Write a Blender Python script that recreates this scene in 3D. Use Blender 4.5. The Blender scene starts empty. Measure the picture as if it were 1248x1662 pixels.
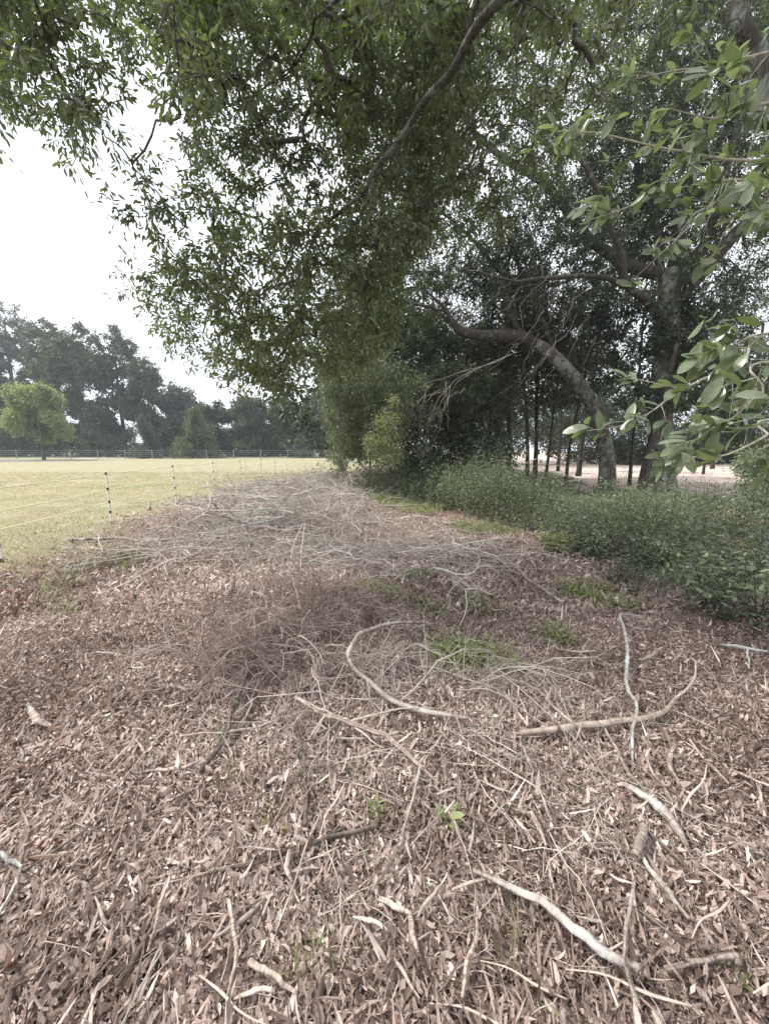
import bpy, math, random
import numpy as np
from mathutils import Vector
rng = np.random.default_rng(7); random.seed(7)
SC = bpy.context.scene; COL = SC.collection
R = math.radians

# ------------------------------------------------------------ camera, world, sun, exposure
F_PX, CAM_H, PITCH = 620.0, 1.5, R(9.3)
cam = bpy.data.objects.new('camera', bpy.data.cameras.new('camera')); COL.objects.link(cam)
cam.data.sensor_fit = 'VERTICAL'; cam.data.sensor_height = 36.0; cam.data.lens = F_PX / 1662 * 36
cam.data.clip_start = 0.05; cam.data.clip_end = 3000
cam.location = (0, 0, CAM_H); cam.rotation_euler = (R(90) - PITCH, 0, 0)
SC.camera = cam
SUN_EL, SUN_AZ = 50, 75      # azimuth: degrees left of straight ahead
w = bpy.data.worlds.new("World"); SC.world = w; w.use_nodes = True
nt = w.node_tree; nt.nodes.clear()
sky = nt.nodes.new('ShaderNodeTexSky'); sky.sky_type = 'NISHITA'; sky.sun_disc = False
sky.sun_elevation = R(SUN_EL); sky.sun_rotation = R(-SUN_AZ)
mixw = nt.nodes.new('ShaderNodeMix'); mixw.data_type = 'RGBA'; mixw.inputs[0].default_value = 0.86
cl = nt.nodes.new('ShaderNodeTexNoise'); cl.inputs['Scale'].default_value = 1.6; cl.inputs['Detail'].default_value = 5
cr = nt.nodes.new('ShaderNodeValToRGB')
cr.color_ramp.elements[0].position = .3; cr.color_ramp.elements[0].color = (.80, .84, .92, 1)
cr.color_ramp.elements[1].position = .7; cr.color_ramp.elements[1].color = (.98, .99, 1, 1)
sc_ = nt.nodes.new('ShaderNodeVectorMath'); sc_.operation = 'SCALE'; sc_.inputs['Scale'].default_value = 9.5
bg = nt.nodes.new('ShaderNodeBackground'); bg.inputs[1].default_value = 0.10
wo = nt.nodes.new('ShaderNodeOutputWorld'); L_ = nt.links.new
L_(cl.outputs['Fac'], cr.inputs[0]); L_(cr.outputs[0], sc_.inputs[0])
L_(sky.outputs[0], mixw.inputs[6]); L_(sc_.outputs[0], mixw.inputs[7])
L_(mixw.outputs[2], bg.inputs[0]); L_(bg.outputs[0], wo.inputs[0])
sun = bpy.data.objects.new('sun', bpy.data.lights.new('sun', 'SUN')); COL.objects.link(sun)
sun.data.energy = 2.4; sun.data.angle = R(9); sun.data.color = (1.0, 0.96, 0.88)
a_, e_ = R(SUN_AZ), R(SUN_EL)
sdir = Vector((-math.sin(a_) * math.cos(e_), math.cos(a_) * math.cos(e_), math.sin(e_)))
sun.rotation_euler = sdir.to_track_quat('Z', 'Y').to_euler(); sun.location = (-20, 20, 30)
SC.view_settings.view_transform = 'Standard'; SC.view_settings.look = 'None'
SC.view_settings.exposure = 1.08; SC.view_settings.gamma = 1
cy = SC.cycles; cy.max_bounces = 6; cy.diffuse_bounces = 3; cy.glossy_bounces = 2; cy.transmission_bounces = 4
cy.transparent_max_bounces = 6; cy.volume_bounces = 0; cy.use_denoising = True; cy.caustics_reflective = False
cy.use_adaptive_sampling = True; cy.adaptive_threshold = 0.02

# ------------------------------------------------------------ helpers
_K = rng.normal(size=(10, 3)); _PH = rng.uniform(0, 6.28, 10)
def noise3(p, s=1.0, sel=slice(0, 10)):
    """cheap smooth noise about -1..1"""
    p = np.asarray(p, float); return np.sin(p @ (_K[sel].T * s) + _PH[sel]).sum(-1) / np.sqrt(_K[sel].shape[0]) / 1.2
def H(x, y):
    """height of the ground"""
    x = np.asarray(x, float); y = np.asarray(y, float)
    n = .030 * np.sin(1.3 * x + .7 * y + 1) + .022 * np.sin(-1.1 * x + 1.9 * y) + .012 * np.sin(3.1 * x + 2.2 * y + 2) + .010 * np.sin(4.3 * y - 2.7 * x)
    far = np.exp(-((np.hypot(x, y) / 30) ** 2))
    mound = .10 * np.exp(-(((x + .55) / 1.0) ** 2 + ((y - 3.7) / .6) ** 2)) + .22 * np.exp(-(((x + 2.6) / 2.0) ** 2 + ((y - 9.5) / 2.6) ** 2))
    bank = 0
    return n * far + mound + bank * far
def P(px, py, Y):
    """world point on the sight line of a photo pixel at forward distance Y (metres)"""
    u = (px - 624) / F_PX; v = (831 - py) / F_PX
    dy = math.cos(PITCH) + v * math.sin(PITCH); dz = -math.sin(PITCH) + v * math.cos(PITCH)
    return np.array([u / dy * Y, Y, CAM_H + dz / dy * Y])
def G(px, py, lift=0.0):
    """world point where the sight line meets the ground"""
    z = 0.0
    for _ in range(6):
        u = (px - 624) / F_PX; v = (831 - py) / F_PX
        dy = math.cos(PITCH) + v * math.sin(PITCH); dz = -math.sin(PITCH) + v * math.cos(PITCH)
        t = (z - CAM_H) / dz; z = float(H(u * t, dy * t)) + lift
    return np.array([u * t, dy * t, z])
def link(o, parent=None):
    COL.objects.link(o)
    if parent is not None: o.parent = parent
    return o
def tag(o, label=None, cat=None, group=None, kind=None):
    if label: o['label'] = label
    if cat: o['category'] = cat
    if group: o['group'] = group
    if kind: o['kind'] = kind
    return o
def empty(name, loc, label, cat, group=None, rz=0):
    o = bpy.data.objects.new(name, None); o.location = loc; o.rotation_euler = (0, 0, rz); o.empty_display_size = .2
    return tag(link(o), label, cat, group)
def mesh_obj(name, V, faces, mat, parent=None, tint=None, smooth=False, origin=None, mi=None):
    V = np.asarray(V, np.float32)
    if origin is not None: V = V - np.asarray(origin, np.float32)
    me = bpy.data.meshes.new(name); me.vertices.add(len(V)); me.vertices.foreach_set('co', V.ravel())
    faces = [np.asarray(f, np.int32) for f in (faces if isinstance(faces, list) else [faces]) if len(f)]
    loops = np.concatenate([f.ravel() for f in faces]); tot = np.concatenate([np.full(len(f), f.shape[1], np.int32) for f in faces])
    start = np.concatenate([[0], np.cumsum(tot)[:-1]]).astype(np.int32)
    me.loops.add(len(loops)); me.loops.foreach_set('vertex_index', loops)
    me.polygons.add(len(tot)); me.polygons.foreach_set('loop_start', start); me.polygons.foreach_set('loop_total', tot)
    if smooth: me.polygons.foreach_set('use_smooth', np.ones(len(tot), bool))
    if tint is not None:
        at = me.attributes.new('tint', 'FLOAT', 'POINT'); at.data.foreach_set('value', np.asarray(tint, np.float32))
    me.update(calc_edges=True)
    for q in (mat if isinstance(mat, (list, tuple)) else [mat]): me.materials.append(q)
    if mi is not None: me.polygons.foreach_set('material_index', np.concatenate(mi).astype(np.int32))
    o = bpy.data.objects.new(name, me)
    if origin is not None and parent is None: o.location = origin
    return link(o, parent)
def unit(v): return v / (np.linalg.norm(v, axis=-1, keepdims=True) + 1e-9)
class Geo:
    """collects pieces for ONE mesh"""
    def __init__(s): s.V, s.F, s.T, s.n, s.M = [], {}, [], 0, {}
    def add(s, V, faces, T=None, mi=0):
        V = np.asarray(V).reshape(-1, 3)
        for f in (faces if isinstance(faces, list) else [faces]):
            f = np.asarray(f)
            if len(f): s.F.setdefault(f.shape[1], []).append(f + s.n); s.M.setdefault(f.shape[1], []).append(np.full(len(f), mi))
        s.V.append(V); s.T.append(np.zeros(len(V)) if T is None else np.broadcast_to(T, (len(V),))); s.n += len(V); return s
    def build(s, name, mat, parent=None, smooth=True, origin=None):
        return mesh_obj(name, np.concatenate(s.V), [np.concatenate(f) for f in s.F.values()], mat, parent, np.concatenate(s.T), smooth, origin, [np.concatenate(m) for m in s.M.values()])
def tubes(paths, rad, sides=5, tint=None):
    """paths (N,K,3), rad (N,K) -> verts, faces, tint"""
    N, K, _ = paths.shape
    d = np.gradient(paths, axis=1); d = unit(d)
    ref = unit(rng.normal(size=(N, 1, 3)))
    a = unit(np.cross(d, ref)); b = np.cross(d, a)
    th = np.arange(sides) * 2 * np.pi / sides
    V = paths[:, :, None] + rad[:, :, None, None] * (np.cos(th)[:, None] * a[:, :, None] + np.sin(th)[:, None] * b[:, :, None])
    i = np.arange(N)[:, None, None] * K * sides; k = np.arange(K - 1)[None, :, None] * sides; j = np.arange(sides)[None, None]; j2 = (j + 1) % sides
    Fq = np.stack([i + k + j, i + k + j2, i + k + sides + j2, i + k + sides + j], -1).reshape(-1, 4)
    T = np.repeat(np.zeros(N) if tint is None else tint, K * sides)
    return V.reshape(-1, 3), Fq, T
def smooth_path(pts, rad, n):
    """Catmull-Rom resampling"""
    pts = np.asarray(pts, float); rad = np.asarray(rad, float)
    if len(rad) != len(pts): rad = np.interp(np.linspace(0, 1, len(pts)), np.linspace(0, 1, len(rad)), rad)
    Q = np.column_stack([pts, rad]); Q = np.vstack([2 * Q[0] - Q[1], Q, 2 * Q[-1] - Q[-2]])
    out = []
    for t in np.linspace(0, len(pts) - 1 - 1e-6, n):
        i = int(t); f = t - i; p0, p1, p2, p3 = Q[i:i + 4]
        out.append(.5 * (2 * p1 + (p2 - p0) * f + (2 * p0 - 5 * p1 + 4 * p2 - p3) * f * f + (3 * p1 - p0 - 3 * p2 + p3) * f ** 3))
    out = np.array(out); return out[:, :3], np.maximum(out[:, 3], .0008)
def limb(pts, rad, n=24, sides=12, rough=.06, flare=0, wob=0.0):
    """one smooth knobbly tube with closed ends"""
    p, r = smooth_path(pts, rad, n)
    if wob:
        t = np.linspace(0, 1, n)[:, None]
        for k in (3, 7, 13): p = p + wob / k ** .8 * 2.4 * np.sin(t * k * np.pi + rng.uniform(0, 6, 3)) * np.sin(np.pi * np.clip(t, 0, 1))
    d = unit(np.gradient(p, axis=0)); a = unit(np.cross(d[0], [.3, .2, 1.0] if abs(d[0][2]) < .9 else [1, 0, 0])); V = []
    th = np.arange(sides) * 2 * np.pi / sides; ph = rng.uniform(0, 6, 4)
    for i in range(n):
        a = unit(a - d[i] * (a @ d[i])); b = np.cross(d[i], a); s = i / n
        rr = r[i] * (1 + rough * (np.sin(3 * th + ph[0] + 5 * s) * .6 + np.sin(5 * th + ph[1] - 7 * s) * .5 + rng.normal(size=sides) * .35))
        if flare: rr = rr * (1 + flare * math.exp(-s * 9) * (1 + .5 * np.sin(4 * th + ph[2])))
        V.append(p[i] + rr[:, None] * (np.cos(th)[:, None] * a + np.sin(th)[:, None] * b))
    V = np.concatenate(V + [p[:1] - d[:1] * r[0] * .2, p[-1:] + d[-1:] * r[-1] * .5])
    Fq = np.array([[k * sides + j, k * sides + (j + 1) % sides, (k + 1) * sides + (j + 1) % sides, (k + 1) * sides + j] for k in range(n - 1) for j in range(sides)])
    c0, c1 = n * sides, n * sides + 1
    Ft = np.array([[c0, (j + 1) % sides, j] for j in range(sides)] + [[c1, (n - 1) * sides + j, (n - 1) * sides + (j + 1) % sides] for j in range(sides)])
    return V, [Fq, Ft], p, r
def leaves(pos, d, nrm, L, W, tint, hi=False, curl=0.0, cup=.15):
    """leaf blades: base at pos, along d"""
    N = len(pos); d = unit(d); s = unit(np.cross(d, nrm)); n = np.cross(s, d); L = np.broadcast_to(L, (N,))[:, None]; W = np.broadcast_to(W, (N,))[:, None]
    curl = np.broadcast_to(curl, (N,))[:, None]; cup = np.broadcast_to(cup, (N,))[:, None]
    pt = lambda t, sx, up: pos + d * L * t + s * W * .5 * sx + n * (curl * L * t * t * -1 + W * up)
    if not hi:
        V = np.stack([pt(0, 0, 0), pt(.5, 1, cup), pt(1, 0, 0), pt(.5, -1, cup)], 1)
        return V.reshape(-1, 3), [np.arange(N * 4).reshape(N, 4)], np.repeat(tint, 4)
    rows = [(.33, .85), (.7, .8)] if hi is True else [(.10, .30), (.27, .74), (.5, 1), (.74, .88), (.92, .42)]
    k = len(rows); V = [pt(0, 0, 0)]
    for t, w_ in rows: V += [pt(t, w_, cup * w_), pt(t, 0, 0), pt(t, -w_, cup * w_)]
    V = np.stack(V + [pt(1, 0, 0)], 1); nv = 3 * k + 2; e = 3 * (k - 1) + 1
    b = np.arange(N)[:, None, None] * nv
    T = (b + np.array([[0, 1, 2], [0, 2, 3], [e + 1, e, nv - 1], [e + 2, e + 1, nv - 1]])).reshape(-1, 3)
    Q = (b + np.array([q for m in range(k - 1) for q in ([3 * m + 2, 3 * m + 1, 3 * m + 4, 3 * m + 5], [3 * m + 3, 3 * m + 2, 3 * m + 5, 3 * m + 6])])).reshape(-1, 4)
    return V.reshape(-1, 3), [T, Q], np.repeat(tint, nv)
def inpoly(x, y, poly):
    c = np.zeros(len(x), bool); j = len(poly) - 1
    for i in range(len(poly)):
        (xi, yi), (xj, yj) = poly[i], poly[j]
        m = (yi > y) != (yj > y); c ^= m & (x < (xj - xi) * (y - yi) / (yj - yi + 1e-9) + xi); j = i
    return c
def volume_pts(poly, y0, y1, n, clump=1.2, cut=-.2, zmin=0.3, bias=1.0):
    """points in a deep volume of air whose outline from the photo's viewpoint is poly; noise leaves gaps"""
    xs = [p[0] for p in poly]; ys = [p[1] for p in poly]; out = []
    got = 0
    while got < n:
        px = rng.uniform(min(xs), max(xs), 6000); py = rng.uniform(min(ys), max(ys), 6000)
        w_ = np.column_stack([px, py, 0 * px]); k = inpoly(px + 22 * noise3(w_, .025) + 9 * noise3(w_, .07), py + 22 * noise3(w_[:, [1, 2, 0]], .025) + 9 * noise3(w_[:, [1, 2, 0]], .07), poly); px, py = px[k], py[k]
        Y = y0 + (y1 - y0) * rng.uniform(0, 1, len(px)) ** bias
        u = (px - 624) / F_PX; v = (831 - py) / F_PX
        dy = math.cos(PITCH) + v * math.sin(PITCH); dz = -math.sin(PITCH) + v * math.cos(PITCH)
        q = np.column_stack([u / dy * Y, Y, CAM_H + dz / dy * Y])
        q = q[(noise3(q, clump) + .35 * noise3(q, clump * 3.1) > cut) & (q[:, 2] > zmin)]; q = q + rng.normal(size=q.shape) * np.where(rng.uniform(size=(len(q), 1)) < .08, .3, .05); out.append(q); got += len(q)
    return np.concatenate(out)[:n]
def blob_pts(c, r, n, clump=.8, cut=-.3, shell=.35):
    c = np.asarray(c, float); r = np.asarray(r, float); out = []; got = 0
    while got < n:
        q = unit(rng.normal(size=(3000, 3))) * (rng.uniform(shell ** 3, 1, 3000) ** (1 / 3))[:, None]
        q = c + q * r * (1 + .18 * noise3(q, 2.5))[:, None]; q = q[noise3(q, clump) > cut]; out.append(q); got += len(q); cut -= .15
    return np.concatenate(out)[:n]
def grow(att, seeds, rtip=.003, wig=.12, expo=.42, rmax=.07):
    """joins every attractor to the nearest earlier node; returns twig geometry and end directions"""
    att = np.asarray(att); seeds = np.asarray(seeds)
    d0 = np.min(np.linalg.norm(att[:, None] - seeds[None, ::max(1, len(seeds) // 60)], axis=2), axis=1)
    att = att[np.argsort(d0)]; N = len(att); S = 5
    nodes = np.zeros((len(seeds) + N * S, 3)); nodes[:len(seeds)] = seeds; par = np.full(len(nodes), -1); cnt = np.zeros(len(nodes)); n = len(seeds)
    dirs = np.zeros((N, 3)); tip = np.zeros(N, int)
    for i in range(N):
        df = nodes[:n] - att[i]; k = int(np.argmin((df * df).sum(1) + .0)); p = nodes[k]; q = att[i]; v = q - p; ln = np.linalg.norm(v)
        prev = k
        for s in range(1, S + 1):
            t = s / S; nodes[n] = p + v * t + (rng.normal(size=3) * wig * .45 * ln * math.sin(math.pi * t) * (t < 1)) + np.array([0, 0, .10 * ln * math.sin(math.pi * t)])
            par[n] = prev; prev = n; n += 1
        dirs[i] = nodes[n - 1] - nodes[n - 2]; tip[i] = n - 1
    cnt[tip] = 1
    for i in range(n - 1, len(seeds) - 1, -1): cnt[par[i]] += cnt[i]
    idx = np.arange(len(seeds), n); r = np.minimum(rtip * np.maximum(cnt, 1) ** expo, rmax)
    pr = np.where(par[idx] < len(seeds), r[idx] * 1.1, r[par[idx]])
    pa = np.stack([nodes[par[idx]], nodes[idx]], 1); ra = np.stack([np.minimum(pr, r[idx] * 1.6), r[idx]], 1)
    return tubes(pa, ra, 4), att, unit(dirs)
def spray(att, dirs, m, L, W, span=.3, droop=.25, hi=False, tint=(0, 1), clumpy=.5, yel=0.0):
    """m leaves around every twig end"""
    N = len(att); d = np.repeat(dirs, m, 0); a = np.repeat(att, m, 0)
    t = rng.uniform(-1, .35, N * m)[:, None] * span
    side = unit(rng.normal(size=(N * m, 3))); pos = a + d * t + side * np.abs(rng.normal(size=(N * m, 1))) * span * .45
    ld = unit(d * .5 + side * .9 + rng.normal(size=(N * m, 3)) * .3 + np.array([0, 0, -droop]))
    nr = unit(rng.normal(size=(N * m, 3)) * .7 + np.array([0, 0, 1.0]))
    sz = rng.uniform(.65, 1.25, N * m)
    lowy = np.repeat(np.clip((4.2 - att[:, 2]) / 3, 0, 1) * yel, m)  # lower leaves tinted yellower, painting in the light behind them
    base = lowy + (1 - .5 * lowy) * np.repeat(rng.uniform(0, 1, N), m) * clumpy * .6 + np.repeat(np.clip(.5 + .5 * noise3(att, 1.3), 0, 1), m) * clumpy * .4 + rng.uniform(0, 1, N * m) * (1 - clumpy)
    return leaves(pos, ld, nr, L * sz, W * sz, tint[0] + (tint[1] - tint[0]) * base, hi, curl=rng.uniform(0, .25, N * m), cup=rng.uniform(.02, .25, N * m))

# ------------------------------------------------------------ materials
def new_mat(name):
    m = bpy.data.materials.new(name); m.use_nodes = True; n = m.node_tree; n.nodes.clear()
    out = n.nodes.new('ShaderNodeOutputMaterial'); return m, n, out
def ramp(n, stops, interp='LINEAR'):
    r = n.nodes.new('ShaderNodeValToRGB'); e = r.color_ramp.elements; r.color_ramp.interpolation = interp
    while len(e) < len(stops): e.new(.5)
    for i, (p, c) in enumerate(stops): e[i].position = p; e[i].color = (*c, 1)
    return r
def leaf_mat(name, stops, rough=.42, trans=.3, tcol=(.9, 1.0, .5), spec=.5):
    m, n, out = new_mat(name); l = n.links.new
    at = n.nodes.new('ShaderNodeAttribute'); at.attribute_name = 'tint'
    r = ramp(n, stops); l(at.outputs['Fac'], r.inputs[0])
    p = n.nodes.new('ShaderNodeBsdfPrincipled'); p.inputs['Roughness'].default_value = rough; p.inputs['Specular IOR Level'].default_value = spec
    l(r.outputs[0], p.inputs['Base Color'])
    if trans > 0:
        t = n.nodes.new('ShaderNodeBsdfTranslucent'); mu = n.nodes.new('ShaderNodeMix'); mu.data_type = 'RGBA'; mu.blend_type = 'MULTIPLY'; mu.inputs[0].default_value = 1
        gm = n.nodes.new('ShaderNodeVectorMath'); gm.operation = 'SCALE'; gm.inputs['Scale'].default_value = 2.0
        l(r.outputs[0], gm.inputs[0]); l(gm.outputs[0], mu.inputs[6]); mu.inputs[7].default_value = (*tcol, 1); l(mu.outputs[2], t.inputs[0])
        mx = n.nodes.new('ShaderNodeMixShader'); mx.inputs[0].default_value = trans; l(p.outputs[0], mx.inputs[1]); l(t.outputs[0], mx.inputs[2]); l(mx.outputs[0], out.inputs[0])
    else: l(p.outputs[0], out.inputs[0])
    return m
def mottle(m, scale=220, lo=.72, hi=1.25, bump=.4):
    n = m.node_tree; l = n.links.new; p = [q for q in n.nodes if q.type == 'BSDF_PRINCIPLED'][0]; src = p.inputs['Base Color'].links[0].from_socket
    ge = n.nodes.new('ShaderNodeNewGeometry'); no = n.nodes.new('ShaderNodeTexNoise'); no.inputs['Scale'].default_value = scale; no.inputs['Detail'].default_value = 4; l(ge.outputs['Position'], no.inputs['Vector'])
    mr = n.nodes.new('ShaderNodeMapRange'); mr.inputs[1].default_value = .3; mr.inputs[2].default_value = .7; mr.inputs[3].default_value = lo; mr.inputs[4].default_value = hi; l(no.outputs['Fac'], mr.inputs[0])
    sc = n.nodes.new('ShaderNodeVectorMath'); sc.operation = 'SCALE'; l(src, sc.inputs[0]); l(mr.outputs[0], sc.inputs['Scale']); l(sc.outputs[0], p.inputs['Base Color'])
    b = n.nodes.new('ShaderNodeBump'); b.inputs['Strength'].default_value = bump; b.inputs['Distance'].default_value = .004; l(no.outputs['Fac'], b.inputs['Height']); l(b.outputs[0], p.inputs['Normal'])
def bark_mat(name, c1, c2, c3=None, scale=12, stretch=.25, bump=.6, lichen=.0, lc=(.42, .47, .40), rough=.9):
    m, n, out = new_mat(name); l = n.links.new
    tc = n.nodes.new('ShaderNodeTexCoord'); mp = n.nodes.new('ShaderNodeMapping'); mp.inputs['Scale'].default_value = (1, 1, stretch); l(tc.outputs['Object'], mp.inputs[0])
    no = n.nodes.new('ShaderNodeTexNoise'); no.inputs['Scale'].default_value = scale; no.inputs['Detail'].default_value = 8; no.inputs['Roughness'].default_value = .7; l(mp.outputs[0], no.inputs[0])
    vo = n.nodes.new('ShaderNodeTexVoronoi'); vo.inputs['Scale'].default_value = scale * 2.2; l(mp.outputs[0], vo.inputs['Vector'])
    r = ramp(n, [(.3, c1), (.68, c2)]); l(no.outputs['Fac'], r.inputs[0]); colr = r.outputs[0]
    at = n.nodes.new('ShaderNodeAttribute'); at.attribute_name = 'tint'
    if c3:
        mx = n.nodes.new('ShaderNodeMix'); mx.data_type = 'RGBA'; mx.inputs[7].default_value = (*c3, 1); l(at.outputs['Fac'], mx.inputs[0]); l(colr, mx.inputs[6]); colr = mx.outputs[2]
    if lichen > 0:
        n2 = n.nodes.new('ShaderNodeTexNoise'); n2.inputs['Scale'].default_value = 5; n2.inputs['Detail'].default_value = 6; l(tc.outputs['Object'], n2.inputs[0])
        r2 = ramp(n, [(.62 - lichen * .3, (0, 0, 0)), (.72 - lichen * .3, (1, 1, 1))]); l(n2.outputs['Fac'], r2.inputs[0])
        m2 = n.nodes.new('ShaderNodeMix'); m2.data_type = 'RGBA'; m2.inputs[7].default_value = (*lc, 1); l(r2.outputs[0], m2.inputs[0]); l(colr, m2.inputs[6]); colr = m2.outputs[2]
    p = n.nodes.new('ShaderNodeBsdfPrincipled'); p.inputs['Roughness'].default_value = rough; p.inputs['Specular IOR Level'].default_value = .25; l(colr, p.inputs['Base Color'])
    ad = n.nodes.new('ShaderNodeMath'); ad.operation = 'ADD'; l(no.outputs['Fac'], ad.inputs[0]); l(vo.outputs['Distance'], ad.inputs[1])
    b = n.nodes.new('ShaderNodeBump'); b.inputs['Strength'].default_value = bump; b.inputs['Distance'].default_value = .02; l(ad.outputs[0], b.inputs['Height']); l(b.outputs[0], p.inputs['Normal'])
    l(p.outputs[0], out.inputs[0]); return m
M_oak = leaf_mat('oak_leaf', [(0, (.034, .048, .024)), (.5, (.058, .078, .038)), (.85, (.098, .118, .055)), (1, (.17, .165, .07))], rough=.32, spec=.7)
M_oaklit = leaf_mat('oak_leaf_yellowish', [(0, (.040, .052, .028)), (.45, (.078, .096, .048)), (.85, (.155, .17, .075)), (1, (.28, .23, .10))], rough=.3, trans=.38, spec=.7)  # backlit look of the near oak put into a yellower leaf colour
M_dark = leaf_mat('dark_leaf', [(0, (.022, .032, .018)), (.6, (.042, .058, .032)), (1, (.075, .095, .05))], rough=.5, trans=.25)
M_gray = leaf_mat('greyish_leaf', [(0, (.075, .092, .058)), (.6, (.135, .155, .10)), (1, (.22, .24, .165))], rough=.5, trans=.25)
M_gray2 = leaf_mat('olive_bush_leaf', [(0, (.12, .14, .07)), (.6, (.20, .22, .12)), (1, (.30, .31, .18))], rough=.55)
M_near = leaf_mat('large_leaf', [(0, (.085, .11, .06)), (.5, (.14, .175, .11)), (1, (.22, .25, .17))], rough=.3, trans=.3)
M_under = leaf_mat('undergrowth_leaf', [(0, (.075, .098, .062)), (.5, (.155, .190, .125)), (.85, (.26, .30, .19)), (1, (.40, .40, .22))], rough=.45, trans=.25)
M_weed = leaf_mat('weed_leaf', [(0, (.13, .16, .065)), (.6, (.25, .28, .12)), (1, (.40, .38, .20))], rough=.5, trans=.3)
M_far = leaf_mat('far_leaf', [(0, (.035, .050, .028)), (.6, (.065, .086, .048)), (1, (.12, .145, .075))], rough=.6, trans=.2)
M_lime = leaf_mat('sapling_leaf', [(0, (.15, .18, .08)), (.6, (.24, .28, .13)), (1, (.34, .37, .19))], rough=.6, trans=.3)
M_dry = leaf_mat('dry_leaf', [(0, (.11, .074, .060)), (.3, (.25, .182, .152)), (.6, (.42, .325, .282)), (.85, (.58, .48, .43)), (1, (.72, .63, .57))], rough=.55, trans=.12, tcol=(1, .7, .5), spec=.4)
mottle(M_dry); mottle(M_near, 60, .8, 1.15, .25)
M_grass = leaf_mat('grass_blade', [(0, (.16, .155, .085)), (.5, (.30, .28, .165)), (.8, (.41, .365, .26)), (1, (.50, .40, .30))], rough=.6, trans=.3, tcol=(1, .95, .5))
M_barktrunk = bark_mat('lit_oak_bark', (.045, .037, .031), (.19, .16, .138), lichen=.5, lc=(.24, .26, .21), bump=1.0)  # paler than the limb bark: light on the trunks painted into the colour
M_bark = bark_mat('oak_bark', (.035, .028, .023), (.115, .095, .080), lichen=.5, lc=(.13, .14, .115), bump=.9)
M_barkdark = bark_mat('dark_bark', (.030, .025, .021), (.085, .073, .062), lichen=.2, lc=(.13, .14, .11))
M_barkgray = bark_mat('grey_branch_bark', (.022, .020, .017), (.085, .079, .068), lichen=.5, lc=(.12, .135, .115), scale=20, bump=.9)
M_twig = bark_mat('twig_bark', (.05, .043, .036), (.12, .105, .09), scale=30, bump=.2)
M_brush = bark_mat('dead_twig', (.15, .122, .10), (.38, .33, .285), (.72, .66, .60), scale=18, bump=.3)
M_brushred = bark_mat('reddish_dead_twig', (.11, .075, .062), (.24, .175, .15), (.42, .34, .30), scale=25, bump=.2)
M_stick = bark_mat('weathered_stick', (.26, .21, .18), (.48, .41, .36), (.13, .10, .082), scale=30, bump=.35, stretch=1, lichen=.25, lc=(.50, .47, .43))
M_stickdark = bark_mat('dark_stick', (.10, .078, .064), (.23, .185, .155), (.055, .042, .034), scale=30, bump=.35, stretch=1)
M_stickpale = bark_mat('stripped_stick', (.40, .31, .26), (.66, .56, .49), (.20, .145, .115), scale=28, bump=.3, stretch=1)
M_lichen = bark_mat('lichen_stick', (.22, .21, .19), (.54, .53, .49), (.20, .18, .155), scale=30, bump=.35, stretch=1, lichen=.2, lc=(.50, .54, .52))
M_palebark = bark_mat('pale_twig_bark', (.26, .25, .19), (.46, .44, .36), scale=40, bump=.4)
M_teal = bark_mat('bluish_green_stick', (.24, .28, .25), (.50, .57, .53), scale=26, bump=.3)

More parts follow.
